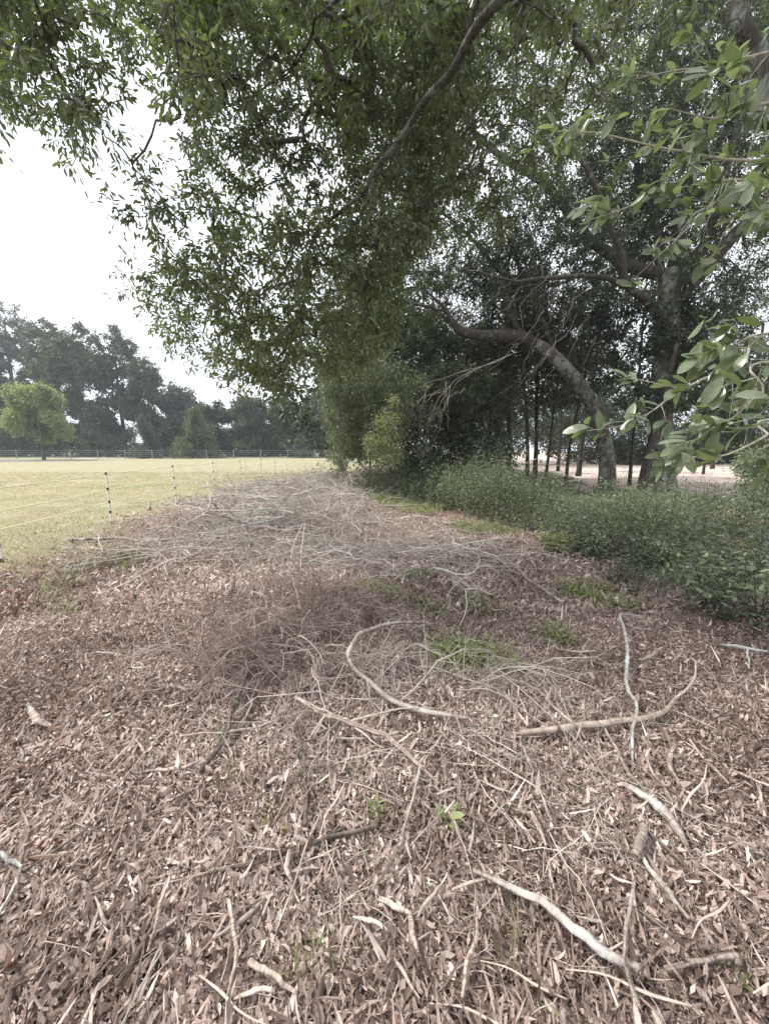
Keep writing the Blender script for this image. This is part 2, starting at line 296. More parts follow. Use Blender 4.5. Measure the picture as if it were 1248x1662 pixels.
def ground_material():
    m, n, out = new_mat('ground_soil_and_grass'); l = n.links.new; N = n.nodes.new
    ge = N('ShaderNodeNewGeometry'); sp = N('ShaderNodeSeparateXYZ'); l(ge.outputs['Position'], sp.inputs[0])
    def noise(s, d=6, r=.6):
        x = N('ShaderNodeTexNoise'); x.inputs['Scale'].default_value = s; x.inputs['Detail'].default_value = d; x.inputs['Roughness'].default_value = r; l(ge.outputs['Position'], x.inputs[0]); return x.outputs['Fac']
    def math_(op, a, b=None):
        x = N('ShaderNodeMath'); x.operation = op
        for i, v in enumerate((a, b)):
            if v is None: continue
            if isinstance(v, (int, float)): x.inputs[i].default_value = v
            else: l(v, x.inputs[i])
        return x.outputs[0]
    soil = ramp(n, [(.25, (.10, .068, .054)), (.5, (.23, .17, .14)), (.75, (.38, .30, .255))]); l(noise(38, 10, .75), soil.inputs[0])
    grass = ramp(n, [(.25, (.20, .165, .10)), (.45, (.29, .275, .165)), (.7, (.38, .365, .235))]); l(noise(2.2, 12, .75), grass.inputs[0])
    dry = ramp(n, [(.48, (0, 0, 0)), (.66, (1, 1, 1))]); l(noise(.35, 9, .7), dry.inputs[0])
    g2 = N('ShaderNodeMix'); g2.data_type = 'RGBA'; l(math_('MULTIPLY', dry.outputs[0], .75), g2.inputs[0]); l(grass.outputs[0], g2.inputs[6]); g2.inputs[7].default_value = (.40, .29, .21, 1)
    # the field begins left of a wavering line that runs away from the camera
    edge = math_('ADD', math_('ADD', sp.outputs[0], math_('SUBTRACT', math_('MULTIPLY', sp.outputs[1], .13), math_('MULTIPLY', math_('MAXIMUM', math_('SUBTRACT', sp.outputs[1], 11.0), 0.0), .33))), math_('MULTIPLY', math_('SUBTRACT', noise(.9, 8, .7), .5), 3.2))
    fac = N('ShaderNodeMapRange'); l(math_('ADD', edge, 3.75), fac.inputs[0]); fac.inputs[1].default_value = -1.3; fac.inputs[2].default_value = .5; fac.inputs[3].default_value = 1; fac.inputs[4].default_value = 0
    mx = N('ShaderNodeMix'); mx.data_type = 'RGBA'; l(fac.outputs[0], mx.inputs[0]); l(soil.outputs[0], mx.inputs[6]); l(g2.outputs[2], mx.inputs[7])
    # pinkish earth in the clearing behind the wood, sunlight painted in as paleness
    cl = N('ShaderNodeMapRange'); l(math_('ADD', sp.outputs[1], math_('MULTIPLY', noise(.3), 6)), cl.inputs[0]); cl.inputs[1].default_value = 15; cl.inputs[2].default_value = 18
    rt = N('ShaderNodeMapRange'); l(sp.outputs[0], rt.inputs[0]); rt.inputs[1].default_value = 6; rt.inputs[2].default_value = 8
    m3 = N('ShaderNodeMix'); m3.data_type = 'RGBA'; l(math_('MULTIPLY', cl.outputs[0], rt.outputs[0]), m3.inputs[0]); l(mx.outputs[2], m3.inputs[6])
    cd = ramp(n, [(.35, (.42, .30, .25)), (.6, (.74, .62, .56))]); l(noise(1.5, 10, .8), cd.inputs[0]); l(cd.outputs[0], m3.inputs[7])
    p = N('ShaderNodeBsdfPrincipled'); p.inputs['Roughness'].default_value = .95; p.inputs['Specular IOR Level'].default_value = .15; l(m3.outputs[2], p.inputs['Base Color'])
    b = N('ShaderNodeBump'); b.inputs['Strength'].default_value = .9; b.inputs['Distance'].default_value = .03; l(noise(25, 10, .8), b.inputs['Height']); l(b.outputs[0], p.inputs['Normal'])
    l(p.outputs[0], out.inputs[0]); return m

# ------------------------------------------------------------ ground
gx = np.sinh(np.linspace(-5.2, 5.2, 420)) * 4.5; gy = np.sinh(np.linspace(-3.2, 5.2, 420)) * 4.5
X, Y = np.meshgrid(gx, gy); V = np.column_stack([X.ravel(), Y.ravel(), H(X, Y).ravel()])
n_ = 420; ii = (np.arange(n_ - 1)[:, None] * n_ + np.arange(n_ - 1)).ravel()
g = mesh_obj('ground', V, np.column_stack([ii, ii + 1, ii + n_ + 1, ii + n_]), ground_material(), smooth=True); tag(g, kind='structure')

# ------------------------------------------------------------ trees
def build_tree(name, loc, label, group, trunk, limbs, att, leafargs, mleaf, mtwig=M_twig, mbark=M_bark, rtip=.003, trunk_n=30, rmax=.07, dead=(), wig=.12, cat='tree', seeds_trunk=True, lscale=1.0, mtrunk=None):
    loc = np.asarray(loc, float); t = empty(name, loc, label, cat, group); limbs = [(a, [q * lscale for q in b]) for a, b in limbs]
    V, F_, p, r = limb(trunk[0], trunk[1], trunk_n, 18, .07, flare=.35, wob=.02)
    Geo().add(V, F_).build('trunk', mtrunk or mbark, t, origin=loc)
    seeds = [p[len(p) // 2:]] if seeds_trunk else []
    for pts, rd in limbs:
        ln = sum(np.linalg.norm(np.subtract(pts[i + 1], pts[i])) for i in range(len(pts) - 1)); n = int(max(14, min(60, ln * 8)))
        V, F_, p, r = limb(pts, rd, n, 10, .07, wob=.035); Geo().add(V, F_).build('limb', mbark, t, origin=loc); seeds.append(p)
    for pts, rd, mt in dead:
        V, F_, p, r = limb(pts, rd, 20, 6, .05, wob=.05); Geo().add(V, F_).build('dead_branch', mt, t, origin=loc)
    (V, F_, T), at2, dirs = grow(att, np.concatenate(seeds), rtip=rtip, rmax=rmax, wig=wig)
    g = Geo().add(V, F_, T, 1)
    for la in (leafargs if isinstance(leafargs, list) else [leafargs]):
        la = dict(la); sel = la.pop('sel', None); k = sel(at2) if sel else slice(None)
        V, F_, T = spray(at2[k], dirs[k], **la); g.add(V, F_, T)
    g.build('crown', [mleaf, mtwig], t, smooth=False, origin=loc)
    return t

# --- near oak: trunk beside and behind the viewer, limbs reaching overhead and drooping in front
A0 = np.array([4.2, -1.6, 0.0]); topA = A0 + [.1, .5, 3.6]
limbA1 = [topA, (3.6, 1.0, 4.9), P(880, -120, 2.6), P(820, 0, 3.0), P(735, 90, 3.3), P(675, 185, 3.6), P(610, 275, 3.9), P(580, 325, 4.1), P(515, 372, 4.5)]
limbsA = [(limbA1, [.15, .11, .08, .062, .055, .046, .038, .034, .024]),
          ([P(515, 372, 4.5), P(470, 378, 4.8), P(430, 362, 5.0), P(360, 345, 5.4), P(270, 342, 5.6)], [.022, .018, .015, .010, .006]),
          ([P(515, 372, 4.5), P(490, 430, 4.8), P(475, 470, 5.0), P(485, 520, 5.2), P(470, 600, 5.4)], [.018, .015, .012, .009, .005]),
          ([P(583, 320, 4.1), P(588, 345, 4.2), P(578, 390, 4.3), P(590, 440, 4.4), P(592, 520, 4.6)], [.017, .015, .012, .008, .004]),
          ([P(615, -60, 3.2), P(535, 20, 3.7), P(500, 70, 4.0), P(430, 130, 4.4), P(360, 180, 4.8), P(270, 205, 5.2)], [.03, .022, .018, .013, .009, .004]),
          ([P(520, 60, 3.8), P(480, 85, 4.1), P(440, 175, 4.5), P(405, 230, 4.9)], [.014, .012, .009, .005]),
          ([topA, (2.0, -.5, 5.0), (-.5, 1.0, 5.4), P(330, -150, 3.4), P(290, -20, 3.6), P(285, 90, 3.8), P(292, 190, 4.0)], [.13, .1, .07, .03, .018, .012, .005]),
          ([(-.5, 1.0, 5.4), P(120, -160, 3.2), P(60, -30, 3.6), P(100, 110, 4.2), P(150, 200, 4.6)], [.06, .03, .02, .012, .004]),
          ([P(848, -60, 3.4), P(846, 20, 3.6), P(838, 80, 3.7), P(834, 170, 3.8)], [.016, .013, .010, .004]),
          ([topA, (4.4, 1.0, 4.3), (4.3, 2.6, 4.5), P(1290, 190, 3.6), P(1245, 110, 3.7), P(1205, 40, 3.8), P(1175, -60, 4.0), P(1150, -200, 4.2)], [.17, .15, .14, .125, .12, .11, .10, .07])]
polyA = [(215, 0), (700, 0), (770, 150), (700, 380), (620, 520), (590, 600), (500, 620), (470, 670), (425, 655), (345, 625), (300, 590), (235, 555), (185, 455), (240, 420), (255, 350), (215, 330), (205, 270), (245, 225), (330, 215)]
polyAtop = [(-60, -60), (360, -60), (360, 190), (300, 225), (245, 195), (190, 200), (135, 245), (95, 225), (60, 165), (-60, 150)]
att = np.concatenate([volume_pts(polyA, 4.0, 7.5, 2500, 1.7, -.12, 1.5), volume_pts(polyAtop, 3.2, 5.5, 520, 2.0, -.05, 1.5),
                      volume_pts([(200, -60), (1250, -60), (1250, 40), (200, 20)], 3.5, 5, 350, 1.5, -.2), volume_pts([(700, -20), (1050, -20), (1000, 200), (860, 330), (760, 400), (640, 420)], 4.5, 7.5, 650, 1.4, -.1),
                      blob_pts((3.2, -1.5, 5.2), (3.5, 3, 1.4), 160), np.array([P(*q) for q in [(185, 335, 4.0), (215, 265, 4.0), (195, 360, 4.2), (225, 300, 4.2), (240, 330, 4.3), (232, 380, 4.6), (140, 240, 4.2), (215, 350, 4.1), (205, 415, 5.0), (190, 440, 5.5), (60, 165, 4)]])])  # blob behind the camera: unseen crown added to shade the ground
oakA = build_tree('oak_tree', A0, 'near oak whose bare grey limb slants across the top of the view and droops', None,
    ([A0 - [0, 0, .3], A0 + [0, .1, 1.2], A0 + [.05, .3, 2.5], topA], [.36, .3, .26, .2]), limbsA, att,
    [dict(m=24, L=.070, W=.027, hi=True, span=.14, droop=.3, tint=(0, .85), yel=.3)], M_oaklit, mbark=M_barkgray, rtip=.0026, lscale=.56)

# --- large many-limbed oak on the right
B0 = G(1075, 800); yB = B0[1]
trunkB = [B0 - [0, 0, .4], P(1073, 740, yB), P(1072, 650, yB), P(1080, 560, yB), P(1082, 500, yB + .1), P(1090, 440, yB + .2)]
limbsB = [([P(1082, 540, yB - .1), P(1050, 490, yB - .4), P(1018, 463, yB - .7), P(1005, 410, yB - 1), P(988, 360, yB - 1.2), P(965, 300, yB - 1.5), P(925, 235, yB - 1.8), P(860, 195, yB - 2.1)], [.17, .14, .12, .10, .08, .07, .055, .03]),
          ([P(1018, 465, yB - .7), P(975, 448, yB - .8), P(940, 450, yB - 1), P(880, 452, yB - 1.2), P(835, 455, yB - 1.4), P(770, 440, yB - 1.6)], [.085, .075, .065, .055, .045, .02]),
          ([P(1088, 450, yB + .2), P(1020, 430, yB + .7), P(960, 385, yB + 1.2), P(880, 300, yB + 2), P(800, 245, yB + 2.5), P(740, 180, yB + 3)], [.24, .2, .18, .15, .11, .05]),
          ([P(1090, 450, yB + .2), P(1100, 400, yB + .3), P(1110, 330, yB + .6), P(1120, 230, yB + 1), P(1090, 60, yB + 1.2)], [.24, .2, .17, .14, .08]),
          ([P(1092, 450, yB + .2), P(1140, 400, yB), P(1165, 330, yB), P(1185, 240, yB - .3), P(1230, 60, yB - .5)], [.2, .17, .15, .13, .08]),
          ([P(1085, 500, yB), P(1150, 430, yB - .5), P(1190, 385, yB - .8), P(1250, 320, yB - 1.2), P(1330, 240, yB - 1.6)], [.22, .2, .19, .17, .12]),
          ([P(1080, 480, yB + .1), P(1070, 430, yB + .5), P(1060, 340, yB + 1), P(1000, 180, yB + 2)], [.17, .14, .12, .05])]
polyB = [(640, 60), (700, -40), (1300, -40), (1300, 420), (1230, 480), (1100, 470), (980, 480), (850, 500), (700, 480), (600, 380), (560, 200)]
polyB2 = [(1090, 400), (1230, 430), (1160, 560), (1100, 620), (1060, 600), (1090, 480)]
att = np.concatenate([volume_pts(polyB, yB - .6, yB + 5.5, 5600, 1.0, -.30, 1.5), volume_pts([(880, -40), (1300, -40), (1300, 330), (1000, 360), (860, 200)], yB - 1, yB + 4, 1000, 1.0, -.4), volume_pts([(640, 300), (1060, 260), (1080, 470), (900, 520), (640, 520)], yB - .5, yB + 5, 900, 1.0, -.4), volume_pts(polyB2, yB - 1.2, yB + .6, 420, 1.2, -.4, 1.5), blob_pts((9, 9, 8.5), (4, 5, 2.5), 300)])
oakB = build_tree('oak_tree', B0, 'massive oak behind the undergrowth whose trunk splits into several rising dark limbs', None,
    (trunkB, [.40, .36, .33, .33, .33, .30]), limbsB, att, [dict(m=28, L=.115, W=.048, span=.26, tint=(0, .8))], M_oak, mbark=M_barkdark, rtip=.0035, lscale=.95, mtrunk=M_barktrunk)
# second stem close behind it
B2 = G(1050, 785); y2 = B2[1] + .2
# --- leaning oak
C0 = G(986, 792); yC = C0[1]
trunkC = [C0 - [0, 0, .4], P(984, 740, yC), P(974, 695, yC - .1), P(957, 650, yC - .2), P(922, 605, yC - .4), P(890, 572, yC - .6), P(858, 552, yC - .8)]
limbsC = [([P(865, 555, yC - .8), P(835, 545, yC - 1.3), P(790, 545, yC - 1.9), P(745, 538, yC - 2.4), P(732, 520, yC - 2.6), P(722, 500, yC - 2.7), P(690, 470, yC - 3)], [.20, .19, .17, .14, .09, .06, .02]),
          ([P(850, 550, yC - .8), P(825, 500, yC - .6), P(815, 450, yC - .3), P(760, 380, yC), P(700, 330, yC)], [.11, .09, .08, .06, .03]),
          ([P(745, 538, yC - 2.4), P(700, 500, yC - 2.7), P(640, 485, yC - 3), P(590, 490, yC - 3.2)], [.06, .045, .03, .015]),
          ([P(905, 585, yC - .4), P(880, 520, yC - .2), P(850, 460, yC + .3), P(830, 380, yC + .8)], [.12, .1, .08, .04])]
dead = []
for k in range(16):
    a, b = rng.uniform(840, 985), rng.uniform(430, 560); ang = rng.uniform(2.0, 3.1); ln = rng.uniform(60, 150); y_ = yC - 1.8 - rng.uniform(0, 1.2)
    q = [P(a + math.cos(ang + (t - .5) * rng.normal() * .8) * ln * t, b + math.sin(ang) * ln * t + 20 * t * t, y_ - .3 * t) for t in (0, .33, .66, 1)]
    dead.append((q, [.0055, .004, .003, .0015], M_stick))
for k in range(12):
    y_ = yC - 2.6 - rng.uniform(0, .5); sx, sy = 735 + rng.uniform(-45, 20), 615 + rng.uniform(0, 20); ex = sx + rng.uniform(-80, 30); ey = sy + rng.uniform(40, 130)
    dead.append(([P(830, 575, y_), P(780, 595, y_), P(sx, sy, y_), P((sx + ex) / 2 + rng.uniform(-15, 15), (sy + ey) / 2 - 8, y_), P(ex, ey, y_)] if k < 3 else [P(sx, sy, y_), P((sx + ex) / 2 + rng.uniform(-15, 15), (sy + ey) / 2 - 8, y_), P(ex, ey, y_)], [.009, .006, .003], M_stick))
polyC = [(520, 420), (600, 330), (800, 360), (1000, 480), (1060, 560), (960, 610), (800, 620), (650, 640), (560, 640), (500, 560)]
att = np.concatenate([volume_pts(polyC, yC - .2, yC + 3.8, 2500, 1.0, -.25, 1.5)])
oakC = build_tree('oak_tree', C0, 'leaning oak with ivy-flecked trunk bending left into a dark level limb', None,
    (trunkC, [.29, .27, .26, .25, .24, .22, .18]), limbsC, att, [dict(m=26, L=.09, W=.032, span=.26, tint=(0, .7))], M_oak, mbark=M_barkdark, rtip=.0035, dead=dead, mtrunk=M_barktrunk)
# --- small tree drooping to the ground at the end of the wood
def small_tree(px, py, label, poly, y0, y1, n, mat, group=None, L=.07, W=.03, cut=-.45, name='small_tree', m=26, hgt=2.5, r=.07):
    b = G(px, py); tr = [b - [0, 0, .3], b + [.05, 0, hgt * .3], b + [.1, .05, hgt * .65], b + [.0, .1, hgt]]
    at = volume_pts(poly, y0, y1, n, .9, cut, .15)
    return build_tree(name, b, label, group, (tr, [r, r * .9, r * .7, r * .4]), [], at, dict(m=m, L=L, W=W, span=.25), mat, mbark=M_barkdark, rtip=.003, trunk_n=14)
small_tree(600, 768, 'grey green bushy tree drooping to the ground where the wood meets the field', [(525, 660), (540, 600), (590, 560), (680, 530), (750, 590), (735, 670), (690, 725), (655, 690), (625, 735), (575, 745), (560, 765), (535, 735)], 11.2, 14.5, 1700, M_gray, L=.085, W=.034, cut=-.05)
small_tree(650, 775, 'yellowish green bush at the foot of the grey green bushy tree', [(600, 680), (625, 620), (650, 680), (648, 762), (592, 765)], 10.2, 11.5, 170, M_gray2, L=.07, W=.03, hgt=1.4, r=.03, name='bush', cut=-.2)
small_tree(730, 790, 'dense bushy tree behind the level limb of the leaning oak', [(600, 470), (700, 500), (800, 540), (860, 640), (870, 700), (830, 750), (760, 768), (680, 775), (635, 740), (655, 660), (620, 580)], 13.2, 17, 1900, M_oak, cut=-.2, L=.11, W=.05, name='bush', r=.05)
small_tree(1140, 770, 'dark shrubby tree growing close behind the massive oak', [(1090, 460), (1260, 470), (1260, 700), (1180, 730), (1110, 700)], yB + 1.5, yB + 4.5, 700, M_dark, L=.11, W=.05, hgt=4)
small_tree(1235, 830, 'leafy bush beside the pale clearing right of the massive oak', [(1210, 730), (1300, 690), (1300, 880), (1210, 870), (1200, 800)], 6.0, 8.0, 240, M_under, L=.06, W=.03, hgt=1.0, r=.025, name='bush')

# --- slender trunks in the wood behind
slim = [(826, 772, 18, .10, 'slender dark tree standing alone behind the level limb'), (857, 770, 19, .09, 'slender tree, left one of the close pair of dark trunks'),
        (868, 771, 19.5, .11, 'slender tree, right one of the close pair of dark trunks'), (886, 768, 21, .08, 'thin straight tree next to the close pair of trunks'),
        (790, 768, 20, .08, 'thin dark tree showing above the dense bushy tree'), (750, 770, 19, .09, 'thin tree half hidden by the dense bushy tree'),
        (918, 772, 17, .07, 'thin tree rising just left of the leaning oak trunk'), (938, 770, 22, .12, 'slim tree partly behind the leaning oak trunk'),
        (1022, 778, 16, .06, 'thin leaning tree between the two thick oak trunks'), (1042, 775, 13, .14, 'second stem hugging the left side of the massive oak'),
        (1200, 765, 24, .16, 'reddish trunked tree beyond the pale clearing'), (1240, 770, 20, .2, 'grey trunked tree at the edge of the pale clearing'), (1155, 760, 30, .12, 'slim tree far beyond the pale clearing'),
        (905, 764, 27, .1, 'faint slim tree deep in the wood behind the leaning oak'), (810, 765, 26, .1, 'faint slim tree deep in the wood behind the bushy tree')]
for k, (px, py, y_, r_, lab) in enumerate(slim):
    b = P(px, py, y_); b[2] = float(H(b[0], b[1])); h = rng.uniform(6, 9); lx, ly = rng.normal(size=2) * .35
    if 'second stem' in lab: lx, h = .35, 5
    tr = [b - [0, 0, .3], b + [lx * .2, ly * .2, h * .3], b + [lx * .7, ly * .5, h * .65], b + [lx, ly, h]]
    at = blob_pts(b + [lx, ly, h * .85], (1.9, 1.9, h * .38), 170, .9, -.3)
    build_tree('slender_tree', b, lab, 'slender trees in the wood behind the oaks', (tr, [r_, r_ * .85, r_ * .7, r_ * .4]), [], at, dict(m=26, L=.17, W=.08, span=.4), M_dark, mbark=M_barkdark, rtip=.006, trunk_n=16)

# --- woodland mass behind
g = Geo(); at = []
for k in range(72):
    x = rng.uniform(-3.5, 42); y_ = rng.uniform(26, 44) + (0 if x < 9 else 8)
    if x < 2: y_ = rng.uniform(15, 26)
    at.append(blob_pts((x, y_, rng.uniform(2.2, 7)), (3.2, 3.2, rng.uniform(2.5, 4)), 60, .6, -.6))
for k in range(4):
    px = rng.uniform(640, 800); b = P(px, 760, rng.uniform(14, 24)); at.append(blob_pts((b[0], b[1], rng.uniform(.3, 3.2)), (1.5, 1.5, 1.2), 40, 1, -.4))
for k in range(30):
    px = rng.uniform(980, 1300); b = P(px, 760, rng.uniform(36, 46)); at.append(blob_pts((b[0], b[1], rng.uniform(.4, 3)), (3, 2, 1.8), 60, .8, -.5))
at = np.concatenate(at); at = at[at[:, 2] > .2]
V, F_, T = spray(at, unit(rng.normal(size=at.shape)), 26, .26, .13, span=.6); g.add(V, F_, T)
o = g.build('woodland', M_dark, smooth=False); tag(o, 'dark unbroken woodland closing the view behind the oaks', 'woodland', kind='stuff')

# --- far tree line across the field
M_fars = [M_far, leaf_mat('far_leaf_olive', [(0, (.045, .055, .030)), (.6, (.085, .10, .055)), (1, (.14, .155, .09))], rough=.6, trans=.2), leaf_mat('far_leaf_grey', [(0, (.05, .058, .05)), (.6, (.10, .11, .095)), (1, (.16, .17, .145))], rough=.6, trans=.2)]
def far_tree(px, py, Y_, top, wpx, label, mat, name='tall_tree', group='tall trees across the field', blobs=7, L=.55, n=900, conical=False, m=24, spread=1.0, lowf=.12, bs=1.0):
    b = P(px, py, Y_); b[2] = 0; ht = P(px, top, Y_)[2]; wd = wpx / F_PX * Y_ / 2; at = []
    if conical:
        for k in range(9):
            f = k / 9; at.append(blob_pts(b + [0, 0, ht * (.08 + .85 * f)], (wd * (1.02 - f), wd * (1.02 - f), ht * .09), int(n / 9 * (1.5 - f)), .8, -.5))
    else:
        for k in range(blobs):
            f = k / blobs; an = rng.uniform(0, 6.28); rr = wd * rng.uniform(.35, .62)
            c = b + [math.cos(an) * wd * .6 * spread * (1 - f * .4), math.sin(an) * wd * .4, ht * (lowf + (.78 - lowf) * f)]
            at.append(blob_pts(c, (wd * .5 * bs, wd * .45 * bs, ht * bs * rng.uniform(.10, .17)), n // blobs, .7, -.1, .6))
        at.append(blob_pts(b + [0, 0, ht * .8], (wd * .6 * bs, wd * .6 * bs, ht * .2), n // 5, .55, -.2))
    at = np.concatenate(at)
    tr = [b - [0, 0, .3], b + [.1, 0, ht * .2], b + [-.1, 0, ht * .5], b + [.1, 0, ht * .85]]; r0 = ht * .018
    return build_tree(name, b, label, group, (tr, [r0, r0 * .8, r0 * .6, r0 * .25]), [], at, dict(m=m, L=L, W=L * .55, span=.8), mat, mbark=M_bark, rtip=.03, trunk_n=14, rmax=.25, wig=.1)
far = [(-40, 742, 84, 500, 130, 'tall pale tree at the left border of the far tree line'), (40, 742, 88, 485, 110, 'tallest loose crowned tree in the far tree line, sky showing through'),
       (95, 742, 82, 530, 90, 'broad dark tree behind the light green tree'), (140, 742, 80, 510, 120, 'great rounded tree near the middle of the far tree line'),
       (205, 742, 78, 530, 110, 'large dark tree right of the great rounded tree'), (250, 742, 76, 585, 80, 'lower dark tree where the far tree line steps down'),
       (300, 742, 84, 625, 80, 'small greyish tree in the dip of the far tree line'), (355, 742, 80, 650, 90, 'bluish low tree beyond the striped fence posts'),
       (410, 742, 78, 645, 90, 'rounded low tree beyond the drooping oak leaves'), (465, 742, 76, 650, 80, 'dark tree showing under the tip of the drooping branch'), (520, 742, 74, 640, 80, 'dark tree just left of the grey green bushy tree'), (570, 742, 72, 620, 90, 'dark tree hidden behind the grey green bushy tree')]
for i, a in enumerate(far): far_tree(*a, M_fars[[2, 2, 0, 1, 0, 1, 2, 0, 1, 0, 2, 0][i]])
far_tree(72, 747, 56, 604, 98, 'light green round tree standing alone at the edge of the field', M_lime, name='young_tree', group=None, L=.34, n=1500, blobs=20, spread=1.0, lowf=.3, bs=.62)
far_tree(238, 742, 66, 672, 50, 'small dark conifer before the far tree line', M_far, name='conifer_tree', group='small conifers before the far tree line', conical=True, L=.26, n=500)
far_tree(322, 742, 66, 655, 75, 'olive green broad conifer before the far tree line', M_lime and leaf_mat('olive_needle', [(0, (.055, .070, .028)), (1, (.13, .15, .06))], .6, .2), name='conifer_tree', group='small conifers before the far tree line', conical=True, L=.3, n=600)
g = Geo(); at = []
for k in range(100):
    px = rng.uniform(-60, 620); b = P(px, 740, rng.uniform(70, 90)); at.append(blob_pts((b[0], b[1], rng.uniform(.5, 6.0)), (3.5, 2, 2.4), 50, .6, -.6))
at = np.concatenate(at); at = at[at[:, 2] > 0]
V, F_, T = spray(at, unit(rng.normal(size=at.shape)), 22, .38, .2, span=.7); g.add(V, F_, T)
tag(g.build('far_undergrowth', M_far, smooth=False), 'dark brush filling the foot of the far tree line', 'undergrowth', kind='stuff')

# ------------------------------------------------------------ near leafy twigs of a tree just outside the frame
N0 = np.array([3.4, 1.2, 0.0]); tn = empty('broadleaf_tree', N0, 'close broad leaved tree reaching pale leafy twigs in from the side', 'tree')
V, F_, p, r = limb([N0 - [0, 0, .3], N0 + [.02, 0, 1.0], N0 + [-.05, .05, 2.2], N0 + [0, .1, 3.3]], [.11, .10, .085, .05], 20, 14, flare=.3); Geo().add(V, F_).build('trunk', M_barkgray, tn, origin=N0)
S1 = N0 + [-.03, .03, 1.45]; S2 = N0 + [-.05, .05, 2.2]; S3 = N0 + [-.05, .05, 2.6]
nb = [([S1, P(1330, 545, 1.55), P(1200, 588, 1.5), P(1105, 632, 1.45), P(1060, 668, 1.42), P(1010, 690, 1.4), P(945, 700, 1.38)], [.02, .010, .0065, .0055, .0045, .0035, .0018]),
      ([P(1105, 632, 1.45), P(1065, 622, 1.47), P(1020, 614, 1.5)], [.0045, .0035, .002]),
      ([S1, P(1320, 680, 1.4), P(1240, 710, 1.35), P(1180, 738, 1.33), P(1100, 742, 1.32), P(1065, 745, 1.3)], [.018, .009, .006, .005, .0035, .0018]),
      ([P(1260, 600, 1.3), P(1200, 650, 1.25), P(1150, 660, 1.25)], [.006, .004, .002]),
      ([P(1340, 520, 1.25), P(1230, 545, 1.2), P(1185, 565, 1.2), P(1145, 582, 1.25)], [.008, .005, .004, .002]),
      ([S1, P(1330, 590, 1.15), P(1235, 640, 1.1), P(1175, 690, 1.1), P(1140, 700, 1.1)], [.015, .006, .004, .003, .002]),
      ([S1, P(1330, 720, 1.2), P(1270, 750, 1.2), P(1225, 768, 1.2)], [.014, .006, .004, .002]),
      ([S3, P(1340, 240, 1.9), P(1230, 260, 1.8), P(1130, 250, 1.8), P(1050, 235, 1.8), P(960, 215, 1.85), P(910, 220, 1.9)], [.03, .016, .010, .008, .006, .004, .002]),
      ([P(1150, 252, 1.8), P(1090, 300, 1.75), P(1020, 335, 1.75), P(950, 360, 1.75)], [.006, .005, .004, .002]),
      ([S3, P(1340, 160, 1.7), P(1240, 170, 1.6), P(1160, 190, 1.6), P(1080, 175, 1.6)], [.02, .010, .008, .005, .002]),
      ([P(1240, 262, 1.8), P(1190, 310, 1.7), P(1130, 345, 1.65), P(1090, 400, 1.65)], [.007, .005, .004, .002]),
      ([P(1340, 60, 1.9), P(1230, 90, 1.9), P(1120, 110, 2.0), P(1020, 130, 2.1)], [.012, .008, .005, .002]),
      ([S3, P(1340, 320, 1.5), P(1260, 300, 1.45), P(1200, 290, 1.4), P(1150, 300, 1.4)], [.014, .006, .004, .003, .002])]
lp, ld, spurs = [], [], []
dens = [7, 3, 6, 8, 14, 18, 3, 20, 14, 20, 16, 14, 26]
for (pts, rd), dn in zip(nb, dens):
    V, F_, p, r = limb(pts, [q * .62 for q in rd], 30, 7, .08, wob=.004); Geo().add(V, F_).build('branch', M_palebark if dn < 32 else M_barkgray, tn, origin=N0)
    ok = p[8:] if len(pts) > 3 else p; dd = unit(np.gradient(ok, axis=0))
    for c in range(max(3, dn)):       # whorls of leaves on short spurs, more towards the tip
        i = min(len(ok) - 1, int(len(ok) * (1 - rng.uniform() ** 1.2))) if c else len(ok) - 1
        q = ok[i] + rng.normal(size=3) * (.012 + .0028 * dn if c else 0)
        if c and np.linalg.norm(q - ok[i]) > .02:
            V, F_, _, _ = limb([ok[max(0, i - 3)], (ok[max(0, i - 3)] + q) / 2 + rng.normal(size=3) * .006, q], [.0014, .0011, .0008], 6, 4, 0); spurs.append((V, F_))
        ax = unit(dd[i] + rng.normal(size=3) * .5)
        for _ in range(rng.integers(3, 7)):
            lp.append(q + rng.normal(size=3) * .006 - ax * rng.uniform(0, .03)); ld.append(unit(ax * .8 + rng.normal(size=3) * .65 + np.array([-.1, 0, -.15])))
g = Geo()
for V, F_ in spurs: g.add(V, F_, None, 1)
lp, ld = np.array(lp), np.array(ld); nl = len(lp); sz = rng.uniform(.045, .085, nl)
lv = leaves(lp, ld, unit(rng.normal(size=(nl, 3)) * .55 + [0, -.3, 1]), sz, sz * rng.uniform(.34, .50, nl), rng.uniform(0, 1, nl), 2, curl=rng.uniform(0, .3, nl), cup=rng.uniform(.02, .2, nl))
g.add(*lv).build('crown', [M_near, M_palebark], tn, smooth=True, origin=N0)

